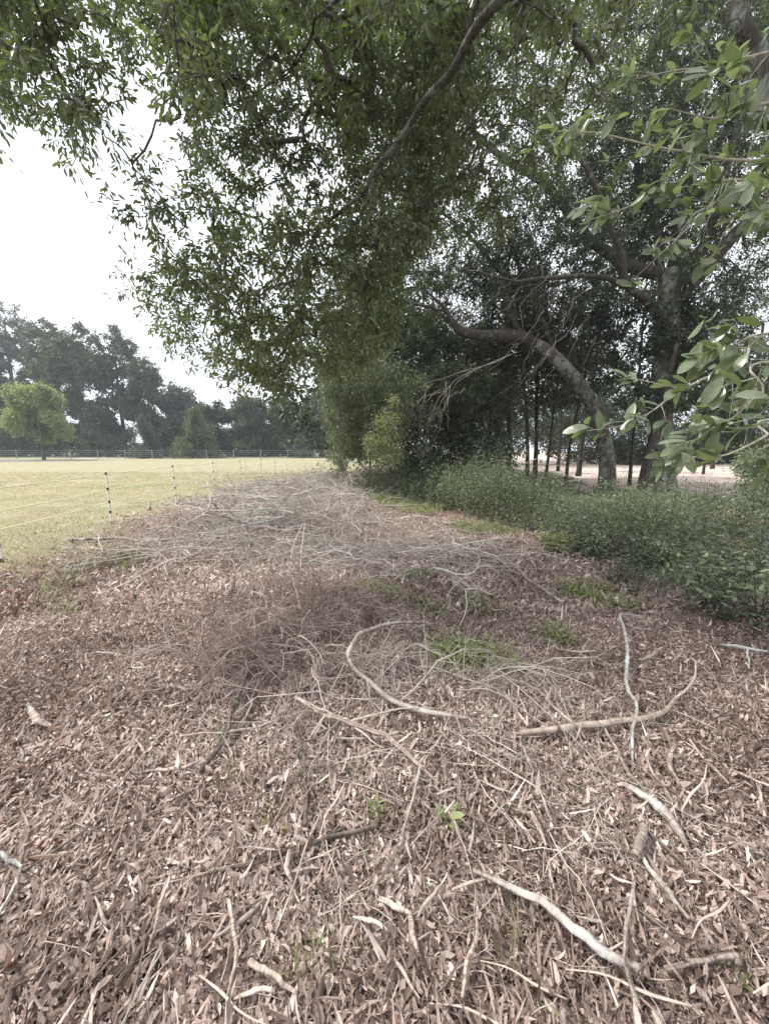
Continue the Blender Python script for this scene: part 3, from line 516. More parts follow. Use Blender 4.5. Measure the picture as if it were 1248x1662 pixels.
# ------------------------------------------------------------ undergrowth
def plants(poly, n, hfun, lpp, L, W, mat, name, label, cat, clump=1.5, cut=-.4, hi=False, tint=(0, 1), lean=.3):
    xs = [q[0] for q in poly]; ys = [q[1] for q in poly]; base = []
    wp = [G(*q)[:2] for q in poly]; wx = [q[0] for q in wp]; wy = [q[1] for q in wp]
    while len(base) < n:
        x, y_ = rng.uniform(min(wx), max(wx), 4000), rng.uniform(min(wy), max(wy), 4000)
        k = inpoly(x, y_, wp); x, y_ = x[k], y_[k]; k = noise3(np.column_stack([x, y_, 0 * x]), clump) > cut; base += list(zip(x[k], y_[k]))
    base = np.array(base[:n]); x, y_ = base[:, 0], base[:, 1]; z = H(x, y_); h = hfun(x, y_) * rng.uniform(.5, 1.15, n)
    b = np.column_stack([x, y_, z]); tipv = np.column_stack([rng.normal(size=n) * lean, rng.normal(size=n) * lean, np.ones(n)]) * h[:, None]
    t = np.linspace(0, 1, 5)[None, :, None]; bend = rng.normal(size=(n, 1, 3)) * h[:, None, None] * .15
    path = b[:, None] + tipv[:, None] * t + bend * np.sin(t * np.pi)
    g = Geo(); g.add(*tubes(path, np.broadcast_to(np.linspace(.004, .0012, 5), (n, 5)), 3))
    st = g.build(name + '_stems' if False else 'stems', M_twig); 
    tt = rng.uniform(.12, 1.05, (n, lpp)); q = b[:, None] + tipv[:, None] * tt[..., None] + bend * np.sin(np.clip(tt, 0, 1) * np.pi)[..., None]
    q = q + rng.normal(size=q.shape) * (.05 + .12 * h[:, None, None]) * (tt[..., None] * .8 + .2); q = q.reshape(-1, 3)
    q[:, 2] = np.maximum(q[:, 2], H(q[:, 0], q[:, 1]) + .01)
    N = len(q); d = unit(rng.normal(size=(N, 3)) * [1, 1, .45] + [0, 0, .1]); s = rng.uniform(.6, 1.3, N)
    tn_ = np.repeat(np.clip(.5 + .4 * noise3(b, 1.7) + .25 * rng.normal(size=n), 0, 1), lpp) * .6 + rng.uniform(0, 1, N) * .4
    o = mesh_obj(name, *(lambda a: (a[0], a[1]))(lv := leaves(q, d, unit(rng.normal(size=(N, 3)) * .5 + [0, 0, 1]), L * s, W * s, tint[0] + (tint[1] - tint[0]) * tn_, hi, cup=.1)), mat, None, lv[2])
    tag(o, label, cat, kind='stuff'); st.parent = o; st['kind'] = 'stuff'; return o
def hu(x, y_):
    h = np.clip(.30 + .085 * (y_ - 3.5), .22, .80); back = np.clip((x - 3.2) / 1.5, 0, 1) * np.clip((y_ - 7) / 2.5, 0, 1)
    return h * (1 - .92 * back) * np.clip(1 + (.9 - .6 * back) * noise3(np.column_stack([x, y_, 0 * x]), 2.0), .2, 2.1)
pu = [(560, 785), (700, 756), (900, 768), (980, 795), (1120, 808), (1300, 820), (1300, 830), (900, 822), (620, 812)]
plants(pu, 3600, hu, 24, .08, .038, M_under, 'undergrowth', 'far part of the green undergrowth around the oak trunks', 'undergrowth', cut=-.45)
pu = [(600, 790), (900, 800), (1340, 820), (1340, 1060), (1180, 1045), (1120, 1000), (1010, 965), (930, 900), (860, 865), (720, 832), (620, 815)]
plants(pu, 3300, hu, 26, .060, .027, M_under, 'undergrowth', 'dense low green undergrowth in front of the oaks', 'undergrowth', cut=-.2, clump=2.2)
plants(pu, 1500, lambda x, y_: .12 + 0 * x, 20, .055, .024, M_dark, 'undergrowth', 'dark low leaves between the taller undergrowth', 'undergrowth', cut=-.5)
plants(pu, 1500, lambda x, y_: hu(x, y_) * 1.25 + .05, 30, .034, .018, M_gray, 'undergrowth', 'small leaved pale sprigs rising through the undergrowth', 'undergrowth', cut=.1, clump=2.6)
plants(pu, 500, lambda x, y_: hu(x, y_) * .8 + .05, 16, .10, .014, M_weed, 'weeds', 'long bladed yellow green weeds among the undergrowth', 'weeds', cut=.2, clump=2.1)
pw = [(850, 850), (1000, 930), (1080, 985), (1000, 1000), (900, 960), (820, 900), (700, 840), (640, 830), (560, 800), (600, 790), (720, 815)]
plants(pw, 2600, lambda x, y_: .10 + 0 * x, 14, .035, .016, M_weed, 'weeds', 'thin yellow green weeds along the edge of the undergrowth', 'weeds', cut=-.1)
pv = [(740, 1010), (860, 1010), (930, 1040), (880, 1110), (770, 1110), (690, 1070)]
plants(pv, 420, lambda x, y_: .07 + 0 * x, 10, .026, .016, M_weed, 'vine_cover', 'yellow green creeping vine among the sticks behind the long curved branch', 'ground cover', cut=-.1, clump=4)
pv2 = [(640, 940), (800, 900), (960, 960), (1010, 1060), (960, 1130), (860, 1130), (740, 1010), (560, 960)]
plants(pv2, 620, lambda x, y_: .05 + 0 * x, 8, .028, .012, M_weed, 'weeds', 'sparse yellowish weeds coming up through the scattered stems', 'weeds', cut=.1, clump=3)
pw2 = [(60, 960), (190, 880), (250, 905), (160, 985), (90, 1010)]
plants(pw2, 600, lambda x, y_: .06 + 0 * x, 8, .04, .006, M_weed, 'grass_patch', 'green grass creeping over the litter by the field edge', 'grass', cut=-.1, clump=3)
shr = [(1150, 990, .55, 'dark green leafy shrub nearest the bare earth at the undergrowth edge'), (1230, 1010, .6, 'dense shrub overhanging the pale split stick on bare earth'), (900, 900, .30, 'pale green sprig standing at the tip of the undergrowth'),
       (1010, 850, .55, 'bushy green shrub before the leaning oak trunk'), (880, 810, .6, 'blackish round shrub in the undergrowth left of the leaning oak'), (700, 800, .7, 'green shrub below the drooping bare twigs'),
       (960, 905, .4, 'bright leaved shrub bulging out of the undergrowth front'), (1060, 930, .45, 'grey green shrub in the middle of the undergrowth'), (1180, 870, .5, 'shrub growing between the brown leaf heap and the massive oak'), (640, 795, .55, 'light green weedy shrub beside the brush heap'), (780, 812, .5, 'low wide shrub at the bend of the undergrowth')]
for px, py, h, lab in shr:
    b = G(px, py); s = empty('shrub', b, lab, 'shrub', 'shrubs in the undergrowth'); ns = 14
    ang = rng.uniform(0, 6.28, ns); tip = np.column_stack([np.cos(ang) * rng.uniform(.1, .8, ns), np.sin(ang) * rng.uniform(.1, .8, ns), rng.uniform(.6, 1.1, ns)]) * h
    t = np.linspace(0, 1, 6)[None, :, None]; pa = tip[:, None] * t + rng.normal(size=(ns, 1, 3)) * .05 * np.sin(t * np.pi)
    Geo().add(*tubes(pa, np.broadcast_to(np.linspace(.006, .002, 6), (ns, 6)), 4)).build('stem', M_twig, s)
    k = rng.integers(0, ns, 520); f = rng.uniform(.25, 1.05, 520)[:, None]; q = tip[k] * f + rng.normal(size=(520, 3)) * .09 * h / .5; q[:, 2] = np.abs(q[:, 2])
    mt = M_weed if 'pale green' in lab or 'light green' in lab else M_dark if 'blackish' in lab else M_under
    Geo().add(*leaves(q, unit(rng.normal(size=(520, 3)) * [1, 1, .5]), unit(rng.normal(size=(520, 3)) * .5 + [0, 0, 1]), rng.uniform(.04, .075, 520), rng.uniform(.018, .035, 520), rng.uniform(0, 1, 520), True)).build('foliage', mt, s, smooth=False)

# ------------------------------------------------------------ leaf litter
def scatter(n, y0, y1, xl, xr, power=1.0):
    y_ = y0 + (y1 - y0) * rng.uniform(0, 1, n) ** power; x = xl + (xr - xl) * rng.uniform(0, 1, n)
    x = x * (y_ * 1.15 + .4); return x, y_
def edge_val(x, y_): return x + .13 * y_ - .33 * np.maximum(y_ - 11, 0) + 3.75 + .5 * noise3(np.column_stack([x, y_, 0 * x]), 1.4)
g = Geo()
for n, y0, y1, pw_, Ls, hi, kind in ((58000, .45, 3.8, 1.25, .032, True, 0), (130000, .45, 4.2, 1.2, .016, False, 1), (11000, .45, 5, 1.2, .070, True, 2), (75000, 3.4, 9, 1.2, .052, False, 0), (30000, 8, 17, 1.2, .075, False, 0)):
    x, y_ = scatter(n, y0, y1, -1, 1, pw_); k = edge_val(x, y_) > -.1 - rng.exponential(.55, n); x, y_ = x[k], y_[k]; N = len(x)
    p2 = np.column_stack([x, y_, 0 * x]); lay = rng.uniform(0, 1, N); drift = .5 + .5 * noise3(p2, 7.0); z = H(x, y_) + .002 + .020 * lay + .018 * np.clip(drift, 0, 1.2)
    ang = 1.0 + 1.6 * noise3(p2, .8) + rng.normal(size=N) * 1.2
    d = np.column_stack([np.cos(ang), np.sin(ang), rng.normal(size=N) * .33]); s = np.clip(rng.lognormal(0, .34, N), .3, 1.7) * Ls
    nr = unit(np.column_stack([rng.normal(size=(N, 2)) * .62, np.ones(N)]))
    tn_ = np.clip(.47 + .14 * noise3(p2, 1.9) + .12 * noise3(p2, 9) + rng.normal(size=N) * .27, 0, 1)
    rat = np.where(rng.uniform(0, 1, N) < .35, rng.uniform(.08, .18, N), rng.uniform(.26, .50, N))
    if kind == 1: rat = rng.uniform(.15, .8, N)
    if kind == 2: rat = rng.uniform(.05, .12, N)
    g.add(*leaves(np.column_stack([x, y_, z]), d, nr, s, s * rat, tn_, hi, curl=rng.normal(size=N) * .6, cup=rng.normal(size=N) * .5))
tag(g.build('leaf_litter', M_dry, smooth=False), 'thick brown litter of dead oak leaves covering the ground', 'leaf litter', kind='stuff')
# heap of brown leaves in the undergrowth
x = G(1190, 860)[0] + rng.normal(size=1500) * .45; y_ = G(1190, 860)[1] + rng.normal(size=1500) * .35
hz = .38 * np.exp(-(((x - G(1190, 860)[0]) / .6) ** 2 + ((y_ - G(1190, 860)[1]) / .5) ** 2))
g = Geo().add(*leaves(np.column_stack([x, y_, H(x, y_) + hz * rng.uniform(.6, 1, 1500)]), unit(rng.normal(size=(1500, 3))), unit(rng.normal(size=(1500, 3)) + [0, 0, 1]), rng.uniform(.05, .09, 1500), rng.uniform(.02, .035, 1500), rng.uniform(.2, .9, 1500), True))
tag(g.build('leaf_heap', M_dry, smooth=False), 'heap of reddish brown dead leaves showing in the undergrowth', 'leaf heap', kind='stuff')

# ------------------------------------------------------------ grass of the field
g = Geo(); n = 110000; y_ = 2.5 + 23 * rng.uniform(0, 1, n) ** 1.6; x = -rng.uniform(.0, 1.25, n) * (y_ + 1.0) - 1.0
ev = edge_val(x, y_); k = ev < .35 - rng.exponential(.5, n) * .9; x, y_ = x[k], y_[k]; k = noise3(np.column_stack([x, y_, 0 * x]), 2.3) > -.75; x, y_ = x[k], y_[k]; N = len(x)
b = np.column_stack([x, y_, H(x, y_) - .003]); d = unit(rng.normal(size=(N, 3)) * [.8, .8, .2] + [0, 0, .75]); s = rng.uniform(.02, .055, N) * (1 + .03 * y_)
g.add(*leaves(b, d, rng.normal(size=(N, 3)), s, .004 + .0006 * y_, np.clip(rng.normal(.5, .25, N) + .25 * noise3(b, 1.2), 0, 1), False, cup=0))
tag(g.build('grass', M_grass, smooth=False), 'short yellowish grass of the open field', 'grass', kind='stuff')

# ------------------------------------------------------------ brush piles
def curvy(n, start, dirv, ln, K=8, bend=.35, sag=0.0):
    t = np.linspace(0, 1, K)[None, :, None]; d = unit(dirv)
    p = start[:, None] + d[:, None] * ln[:, None, None] * t
    for f in (1, 2, 3): p = p + rng.normal(size=(n, 1, 3)) * (bend / f ** 1.4) * ln[:, None, None] * (np.sin(t * f * np.pi / 1.0 + rng.uniform(0, 3, (n, 1, 1))) ) * .35 * t
    p = p + rng.normal(size=p.shape) * (.011 * ln[:, None, None]) * np.minimum(t * 4, 1); p[..., 2] -= sag * ln[:, None] * t[..., 0] ** 2
    p[..., 2] = np.maximum(p[..., 2], H(p[..., 0], p[..., 1]) + .012); return p
def brush(name, label, centers, n, mat, lnr, rr, spread, height, K=8, flat=.35, tint=(0, 1), fork=.8, ang0=None, bend=.35):
    """pile of tangled forking twigs"""
    c = np.array([G(*q) for q in centers]); k = rng.integers(0, len(c), n); sp = np.asarray(spread)
    off = rng.normal(size=(n, 2)) * sp; st = c[k].copy(); st[:, :2] += off; prof = np.exp(-.5 * (off / sp * .8) ** 2).prod(1)
    st[:, 2] = H(st[:, 0], st[:, 1]) + height * prof * rng.uniform(0, 1, n)
    an = rng.uniform(0, 6.28, n) if ang0 is None else ang0 + rng.normal(size=n) * .6
    d = np.column_stack([np.cos(an), np.sin(an), rng.normal(size=n) * flat + .05]); ln = rng.uniform(*lnr, n)
    p = curvy(n, st, d, ln, K, bend, .15); r0 = rr[0] + (rr[1] - rr[0]) * rng.uniform(0, 1, n) ** 2.2; rad = r0[:, None] * np.linspace(1, .25, K)
    g = Geo(); tn_ = tint[0] + (tint[1] - tint[0]) * rng.uniform(0, 1, n) ** 1.5; g.add(*tubes(p, rad, 4, tn_))
    for _ in range(3):                                  # forks
        kk = np.where(rng.uniform(size=n) < fork)[0]; j = rng.integers(1, K - 2, len(kk)); q = p[kk, j]; dd = unit(unit(p[kk, j + 1] - q) + rng.normal(size=(len(kk), 3)) * [.7, .7, .4])
        g.add(*tubes(curvy(len(kk), q, dd, ln[kk] * rng.uniform(.2, .55, len(kk)), 5, .3, .05), rad[kk, j][:, None] * np.linspace(.7, .2, 5), 3, tn_[kk]))
    return tag(g.build(name, mat, smooth=True), label, 'brush pile', kind='stuff')
def brush2(name, label, centers, n, mat, lnr, rr, spread, height, hump=.2, kids=7, tint=(0, 1), flat=.2, sub=2):
    """heap of cut branches: every branch forks twice and tapers"""
    c = np.array([G(*q) for q in centers]); k = rng.integers(0, len(c), n); sp = np.asarray(spread)
    off = rng.normal(size=(n, 2)) * sp; st = c[k].copy(); st[:, :2] += off; prof = np.exp(-.5 * (off / sp * .7) ** 2).prod(1)
    st[:, 2] = H(st[:, 0], st[:, 1]) + height * prof * rng.uniform(0, 1, n)
    an = rng.uniform(0, 6.28, n); d = np.column_stack([np.cos(an), np.sin(an), rng.normal(size=n) * flat]); ln = rng.uniform(*lnr, n); K = 10
    p = curvy(n, st, d, ln, K, .4, .1); t = np.linspace(0, 1, K); p[..., 2] += (hump * rng.uniform(0, 1, n) ** 2 * ln)[:, None] * np.sin(t * np.pi)
    r0 = rr[0] + (rr[1] - rr[0]) * rng.uniform(0, 1, n) ** 2; rad = r0[:, None] * np.linspace(1, .3, K); tn_ = tint[0] + (tint[1] - tint[0]) * rng.uniform(0, 1, n) ** 1.4
    g = Geo(); g.add(*tubes(p, rad, 5, tn_))
    for _ in range(kids):
        j = rng.integers(2, K - 1, n); q = p[np.arange(n), j]; tg = unit(p[np.arange(n), j] - p[np.arange(n), j - 1])
        dd = unit(tg + unit(rng.normal(size=(n, 3)) * [1, 1, .6]) * .9); l2 = ln * rng.uniform(.18, .5, n); r2 = rad[np.arange(n), j] * .6
        p2 = curvy(n, q, dd, l2, 7, .4, .1); g.add(*tubes(p2, r2[:, None] * np.linspace(1, .35, 7), 4, tn_))
        for _ in range(sub):
            j2 = rng.integers(2, 6, n); q3 = p2[np.arange(n), j2]; d3 = unit(unit(q3 - p2[np.arange(n), j2 - 1]) + rng.normal(size=(n, 3)) * [.6, .6, .4])
            g.add(*tubes(curvy(n, q3, d3, l2 * rng.uniform(.25, .6, n), 5, .35, .05), np.maximum(r2 * .5, .0007)[:, None] * np.linspace(1, .5, 5), 3, tn_))
    return tag(g.build(name, mat, smooth=True), label, 'brush pile', kind='stuff')
brush2('brush_pile', 'reddish brown pile of fine dead twigs beside the long curved branch', [(430, 1065), (480, 1040), (510, 1010), (400, 1095), (450, 1090), (550, 1000)], 330, M_brushred, (.2, .65), (.0018, .008), (.18, .12), .36, .25, 9, flat=.5, sub=3)
brush2('brush_pile', 'brown tangle of thin stems under the long curved branch', [(600, 1080), (560, 1100), (660, 1090), (720, 1120), (560, 1150), (520, 1180), (620, 1050), (760, 1100)], 105, M_brush, (.3, .9), (.002, .007), (.25, .18), .10, .25, 5, (0, .6), .25)
brush2('brush_pile', 'broad grey heap of cut brush reaching back along the fence', [(400, 855), (420, 830), (480, 810), (520, 795), (450, 860), (545, 830), (440, 800), (500, 785), (560, 785)], 760, M_brush, (.4, 1.5), (.004, .019), (.55, .55), .62, .12, 8, (0, 1), .22)
brush2('brush_pile', 'wide low spread of pale cut stems across the middle of the clearing', [(620, 885), (560, 890), (690, 900), (480, 905), (750, 905), (400, 900), (560, 920), (640, 930), (330, 900), (250, 905), (640, 850), (560, 850)], 330, M_brush, (.4, 1.5), (.003, .012), (.5, .35), .2, .10, 7, (.1, 1), .14)
brush2('brush_pile', 'thin scatter of stems and weeds under the vine patch', [(780, 1060), (850, 1090), (900, 1120), (700, 1000), (950, 1170), (900, 1200), (820, 1160)], 60, M_brush, (.2, .7), (.0015, .0045), (.3, .25), .04, .12, 5, (.1, 1), .08)
brush2('brush_pile', 'twiggy scatter between the broken limb and the straight stick', [(850, 1290), (760, 1300), (950, 1280), (900, 1360), (700, 1330), (620, 1290), (1000, 1400), (560, 1250), (480, 1200)], 80, M_brush, (.15, .6), (.0012, .004), (.25, .18), .03, .12, 4, (.1, 1), .08, 1)
brush('fine_twigs', 'fine straw and twigs strewn through the leaf litter', [(300, 1500), (500, 1500), (800, 1550), (1000, 1560), (1150, 1450), (1100, 1250), (300, 1300), (100, 1450), (150, 1250), (650, 1600), (250, 1120), (1150, 1120), (700, 1400), (900, 1450), (1050, 1350), (600, 1450), (1150, 1300)], 1700, M_stickpale, (.05, .30), (.0008, .0042), (.4, .3), .03, tint=(0, 1), flat=.12, fork=.25)

# ------------------------------------------------------------ sticks and branches, each one by itself
def stick(name, pts, rad, mat, label, lift=.015, n=None, sides=9, forks=(), cat='stick', rough=.1, group='sticks and branches lying on the litter'):
    W = np.array([G(p[0], p[1], (p[2] if len(p) > 2 else lift) + .026) for p in pts]); o0 = W[0]; n = (n or max(14, 7 * len(pts))) * 2; rad = [q * .9 for q in rad]; ln = float(np.linalg.norm(np.diff(W, axis=0), axis=1).sum())
    V, F_, p, r = limb(W, rad, n, sides, rough, wob=.0012 + .0045 * ln)
    ts = np.arange(n)[:, None] / n; T = np.clip(.45 + .55 * rng.normal(size=sides)[None] * np.sin(ts * rng.uniform(3, 9, sides) + rng.uniform(0, 6, sides)) + .25 * rng.normal(size=(n, 1)), 0, 1).ravel()
    g = Geo().add(V, F_, np.concatenate([T, [.5, .5]]))
    for f in forks:
        Wf = np.array([G(q[0], q[1], (q[2] if len(q) > 2 else lift) + .026) for q in f[0]]); V, F_, _, _ = limb(Wf, [q * .95 for q in f[1]], 14, 6, .08, wob=.003); g.add(V, F_)
    o = g.build(name, mat, None, True, origin=o0); return tag(o, label, cat, group)
c = 100
stick('branch', [(700, 1012, .1), (640, 1010, .2), (600, 1020, .24), (577, 1040, .24), (568, 1072, .2), (592, 1105, .12), (640, 1137, .06), (700, 1155, .05), (760, 1166, .03)], [.008, .012, .015, .016, .017, .018, .018, .015, .009], M_stick, 'long grey brown branch curving in a hook beside the reddish twig pile', n=60)
stick('branch', [(845, 1190, .03), (930, 1180, .035), (1000, 1174, .04), (1062, 1162, .04), (1100, 1128, .05), (1125, 1102, .07), (1129, 1072, .08)], [.017, .020, .019, .016, .009, .007, .005], M_stickpale, 'straight grey stick lying level with a thin upturned end', n=40)
stick('branch', [(1045, 1000, .10), (1010, 998, .11), (1008, 1008, .12), (1019, 1040, .10), (1018, 1110, .06), (1031, 1145, .04), (1026, 1185, .035), (1026, 1235, .02)], [.004, .009, .013, .013, .013, .011, .009, .005], M_lichen, 'white lichened branch standing bent like a cane on bare earth', n=44, forks=[([(1014, 1012, .11), (1035, 1020, .1), (1060, 1022, .06)], [.005, .004, .002])])
stick('branch', [(480, 1132, .10), (530, 1158, .09), (580, 1175, .07), (630, 1200, .05), (670, 1232, .03), (712, 1272, .02)], [.010, .014, .013, .012, .009, .006], M_stickpale, 'pale stripped branch with splintered twigs slanting below the twig tangle', n=36,
      forks=[([(530, 1158, .09), (500, 1200, .04), (470, 1225, .01)], [.006, .004, .002]), ([(570, 1170, .08), (640, 1152, .07), (690, 1148, .06)], [.006, .004, .002]), ([(560, 1165, .08), (600, 1200, .03), (625, 1215, .01)], [.007, .005, .002]), ([(545, 1162, .08), (520, 1150, .12), (500, 1140, .12)], [.006, .004, .002])])
stick('branch', [(475, 1160, .06), (490, 1205, .04), (493, 1260, .03), (498, 1300, .02), (495, 1340, .015)], [.006, .008, .008, .010, .011], M_stickdark, 'crooked grey stick pointing down from the splintered branch', forks=[([(490, 1205, .04), (530, 1190, .05), (550, 1175, .07)], [.005, .004, .002]), ([(493, 1250, .03), (470, 1270, .02), (455, 1290, .01)], [.004, .003, .002])])
stick('branch', [(682, 1238, .05), (672, 1290, .04), (655, 1350, .04), (632, 1400, .03), (608, 1440, .02)], [.005, .007, .007, .007, .004], M_stick, 'slender bowed stick standing out before the broad yellow grass sprig')
stick('fallen_limb', [(768, 1412, .03), (830, 1440, .04), (885, 1468, .05), (935, 1512, .05), (985, 1548, .05), (1036, 1572, .05)], [.007, .011, .013, .014, .014, .012], M_stick, 'thick split limb with peeled bark lying low beside bare earth', n=44, sides=12, rough=.18)
stick('rotten_log', [(1012, 1272, .05), (1050, 1295, .05), (1085, 1325, .05), (1115, 1372, .03)], [.010, .018, .019, .008], M_stick, 'rotten chunk of wood, pale at one broken end and dark at the other', sides=12, rough=.25)
stick('branch', [(400, 1095, .14), (380, 1150, .05), (358, 1205, .04), (325, 1252, .02)], [.010, .016, .017, .010], M_stickdark, 'dark thick stick poking out of the reddish twig pile', forks=[([(375, 1150, .08), (372, 1175, .06), (362, 1205, .05)], [.008, .008, .006])])
stick('branch', [(290, 1195), (350, 1188, .05), (420, 1180, .06), (455, 1165, .06)], [.003, .006, .006, .003], M_stickpale, 'thin pale stick crossing over the dark thick stick')
stick('branch', [(335, 1418), (400, 1402), (470, 1382), (540, 1358), (612, 1340)], [.004, .007, .008, .009, .010], M_stickdark, 'long straight grey stick resting on leaves near the green seedling')
stick('bark_strip', [(276, 1425, .04), (262, 1465, .04), (252, 1505, .04), (240, 1545, .02)], [.004, .007, .006, .003], M_stickpale, 'pale curved peel of bark above the short dark stick')
stick('branch', [(252, 1500), (230, 1535), (208, 1572), (190, 1600)], [.007, .009, .009, .006], M_stickdark, 'short dark stick under the pale curved peel')
stick('branch', [(372, 1462, .05), (380, 1510, .05), (383, 1560, .04), (368, 1625, .02)], [.008, .006, .006, .004], M_stickpale, 'pale thin stick standing upright out of the near litter')
stick('branch', [(-30, 1370, .05), (10, 1390, .04), (36, 1407, .03)], [.008, .008, .006], M_lichen, 'pale bluish lichened stub entering at the left border')
stick('branch', [(36, 1407, .03), (20, 1445, .02), (-10, 1500, .02)], [.005, .005, .004], M_stick, 'thin stick meeting the bluish lichened stub')
stick('bark_strip', [(48, 1148, .03), (62, 1168, .04), (84, 1178, .02)], [.012, .020, .006], M_stickpale, 'torn pale flake of wood lying alone on the left litter', sides=7, rough=.35)
stick('branch', [(980, 1180, .03), (1003, 1222, .03), (1022, 1255, .03), (1050, 1290, .06)], [.006, .008, .009, .006], M_stick, 'grey stick running from the straight stick to the rotten chunk')
stick('branch', [(1032, 1372), (1058, 1415), (1085, 1450), (1118, 1492)], [.006, .009, .009, .006], M_stick, 'knotty stick pointing away from the square bark piece')
stick('branch', [(1030, 1428, .03), (1018, 1490, .04), (1012, 1545, .08), (1022, 1590, .03), (1038, 1638, .02)], [.005, .006, .006, .007, .005], M_stick, 'thin stick crossing under the end of the thick split limb')
stick('branch', [(1078, 1572), (1120, 1562), (1165, 1558), (1192, 1550), (1198, 1565)], [.006, .007, .008, .012, .008], M_stick, 'short lichened stick with a knob at its end')
stick('branch', [(775, 1470, .03), (772, 1520, .03), (760, 1560, .03), (750, 1618, .02)], [.004, .005, .007, .006], M_stickpale, 'upright pale stick left of the thick split limb')
stick('bark_strip', [(905, 1054), (935, 1058), (968, 1057)], [.008, .013, .006], M_stickpale, 'flat pale chip between vine patch and cane shaped branch', rough=.3)
stick('branch', [(1168, 1046, .03), (1200, 1050, .04), (1244, 1058, .04)], [.010, .013, .008], M_lichen, 'whitish split stick under the overhanging shrub', forks=[([(1212, 1052, .04), (1214, 1070, .02), (1215, 1085, .01)], [.006, .006, .005])])
stick('bark_strip', [(1040, 1072), (1058, 1062), (1075, 1050, .04)], [.004, .014, .003], M_stickpale, 'splintered pale wedge right of the cane shaped branch', rough=.4)
stick('branch', [(1118, 1200), (1140, 1228), (1160, 1250), (1182, 1272)], [.004, .007, .008, .005], M_stickpale, 'weathered stick on bare red earth below the thin upturned end')
stick('branch', [(1185, 1248), (1215, 1262), (1250, 1276)], [.004, .006, .006], M_stickpale, 'pale straight twig near the right border, upper of two', )
stick('branch', [(1228, 1270), (1236, 1300), (1241, 1325)], [.006, .007, .007], M_stickpale, 'short pale stub hanging below the straight twig at the right border')
stick('bark_strip', [(1090, 1218), (1086, 1245, .03), (1104, 1270)], [.006, .013, .005], M_stickpale, 'twisted bark chip between the straight stick and the rotten chunk', rough=.35)
stick('bark_plate', [(1045, 1340, .03), (1040, 1362, .035), (1032, 1385, .03)], [.016, .018, .015], M_stick, 'square cracked bark piece beside the rotten chunk', sides=6, rough=.12)
stick('branch', [(790, 880, .12), (830, 915, .10), (870, 948, .06), (912, 978, .03)], [.008, .014, .015, .014], M_stick, 'long grey branch slanting from the pale brush to the shrubs', forks=[([(835, 918, .1), (780, 900, .16), (720, 890, .16)], [.009, .006, .003]), ([(800, 888, .12), (790, 868, .2), (785, 860, .2)], [.007, .005, .003])])
stick('branch', [(818, 1125), (835, 1148), (856, 1178, .03)], [.007, .010, .007], M_stickpale, 'forked pale stub just above the straight grey stick', forks=[([(856, 1178, .03), (852, 1150, .04), (840, 1128)], [.006, .005, .003])])
stick('branch', [(886, 1135), (910, 1158), (938, 1178, .03)], [.005, .009, .008], M_stickpale, 'short pale stick touching the middle of the straight grey stick')
stick('fallen_limb', [(112, 876, .03), (180, 874, .04), (240, 877, .04), (300, 874, .04)], [.022, .027, .024, .015], M_stick, 'weathered fallen limb lying along the grass edge below the nearest whole post', n=30)
stick('branch', [(190, 918), (270, 914), (350, 908), (400, 912)], [.010, .012, .012, .006], M_stick, 'long thin pole lying flat before the grey brush heap')
stick('branch', [(495, 850, .45), (530, 862, .42), (552, 890, .15), (570, 915)], [.009, .008, .007, .004], M_stickpale, 'arching pale stem bent down over the brush', forks=[([(492, 850, .45), (478, 880, .25), (470, 925)], [.007, .006, .004]), ([(495, 850, .45), (490, 890, .2), (488, 930)], [.007, .006, .004]), ([(495, 850, .45), (460, 862, .3), (430, 890)], [.006, .005, .003])])
stick('branch', [(300, 868, .1), (360, 860, .2), (420, 848, .3), (462, 838, .38)], [.010, .012, .012, .008], M_teal, 'pale bluish green rod, lower of two in the grey brush heap')
stick('branch', [(380, 832, .42), (420, 830, .48), (475, 824, .48)], [.008, .010, .009], M_teal, 'pale bluish green rod, upper of two in the grey brush heap')
stick('branch', [(690, 925, .25), (688, 960, .15), (694, 1005, .02)], [.004, .007, .008], M_stickdark, 'short dark stem standing up behind the hooked branch')
stick('branch', [(500, 962, .12), (450, 990, .12), (400, 1022, .03)], [.009, .008, .005], M_stickdark, 'dark slanting stick behind the reddish twig pile', forks=[([(505, 960, .12), (512, 930, .28)], [.006, .003]), ([(505, 960, .12), (520, 935, .25)], [.006, .003])])
stick('branch', [(405, 958, .05), (430, 968, .06), (436, 990, .02)], [.007, .009, .005], M_stickpale, 'pale broken twig lying behind the dark slanting stick')
stick('branch', [(240, 1048), (275, 1112), (300, 1118), (330, 1115)][1:], [.005, .007, .003], M_stickpale, 'curled pale twig left of the reddish twig pile')
stick('branch', [(215, 1255), (260, 1250), (300, 1245), (325, 1236)], [.004, .007, .009, .007], M_stickpale, 'pale twig reaching left from the foot of the dark thick stick')
stick('branch', [(470, 1380, .03), (466, 1410, .03), (474, 1432)], [.007, .010, .004], M_stickpale, 'short pale chip leaning by the long straight grey stick')
stick('branch', [(615, 1458), (640, 1470), (668, 1485)], [.008, .010, .007], M_stickpale, 'pale chip, upper piece of the bent pair in the near litter')
stick('branch', [(665, 1488), (670, 1515), (678, 1545)], [.009, .010, .005], M_stickpale, 'pale chip, lower piece of the bent pair in the near litter')
stick('branch', [(405, 1560, .03), (445, 1585, .03), (480, 1610)], [.009, .008, .005], M_stickpale, 'pale stick lying askew in the nearest litter')
stick('branch', [(862, 1318, .03), (875, 1345, .03), (886, 1372)], [.007, .010, .006], M_stickpale, 'short thick chip, right one of two side by side')
stick('branch', [(835, 1325, .03), (850, 1345, .03), (868, 1368)], [.006, .007, .004], M_stickpale, 'short thin chip, left one of two side by side')
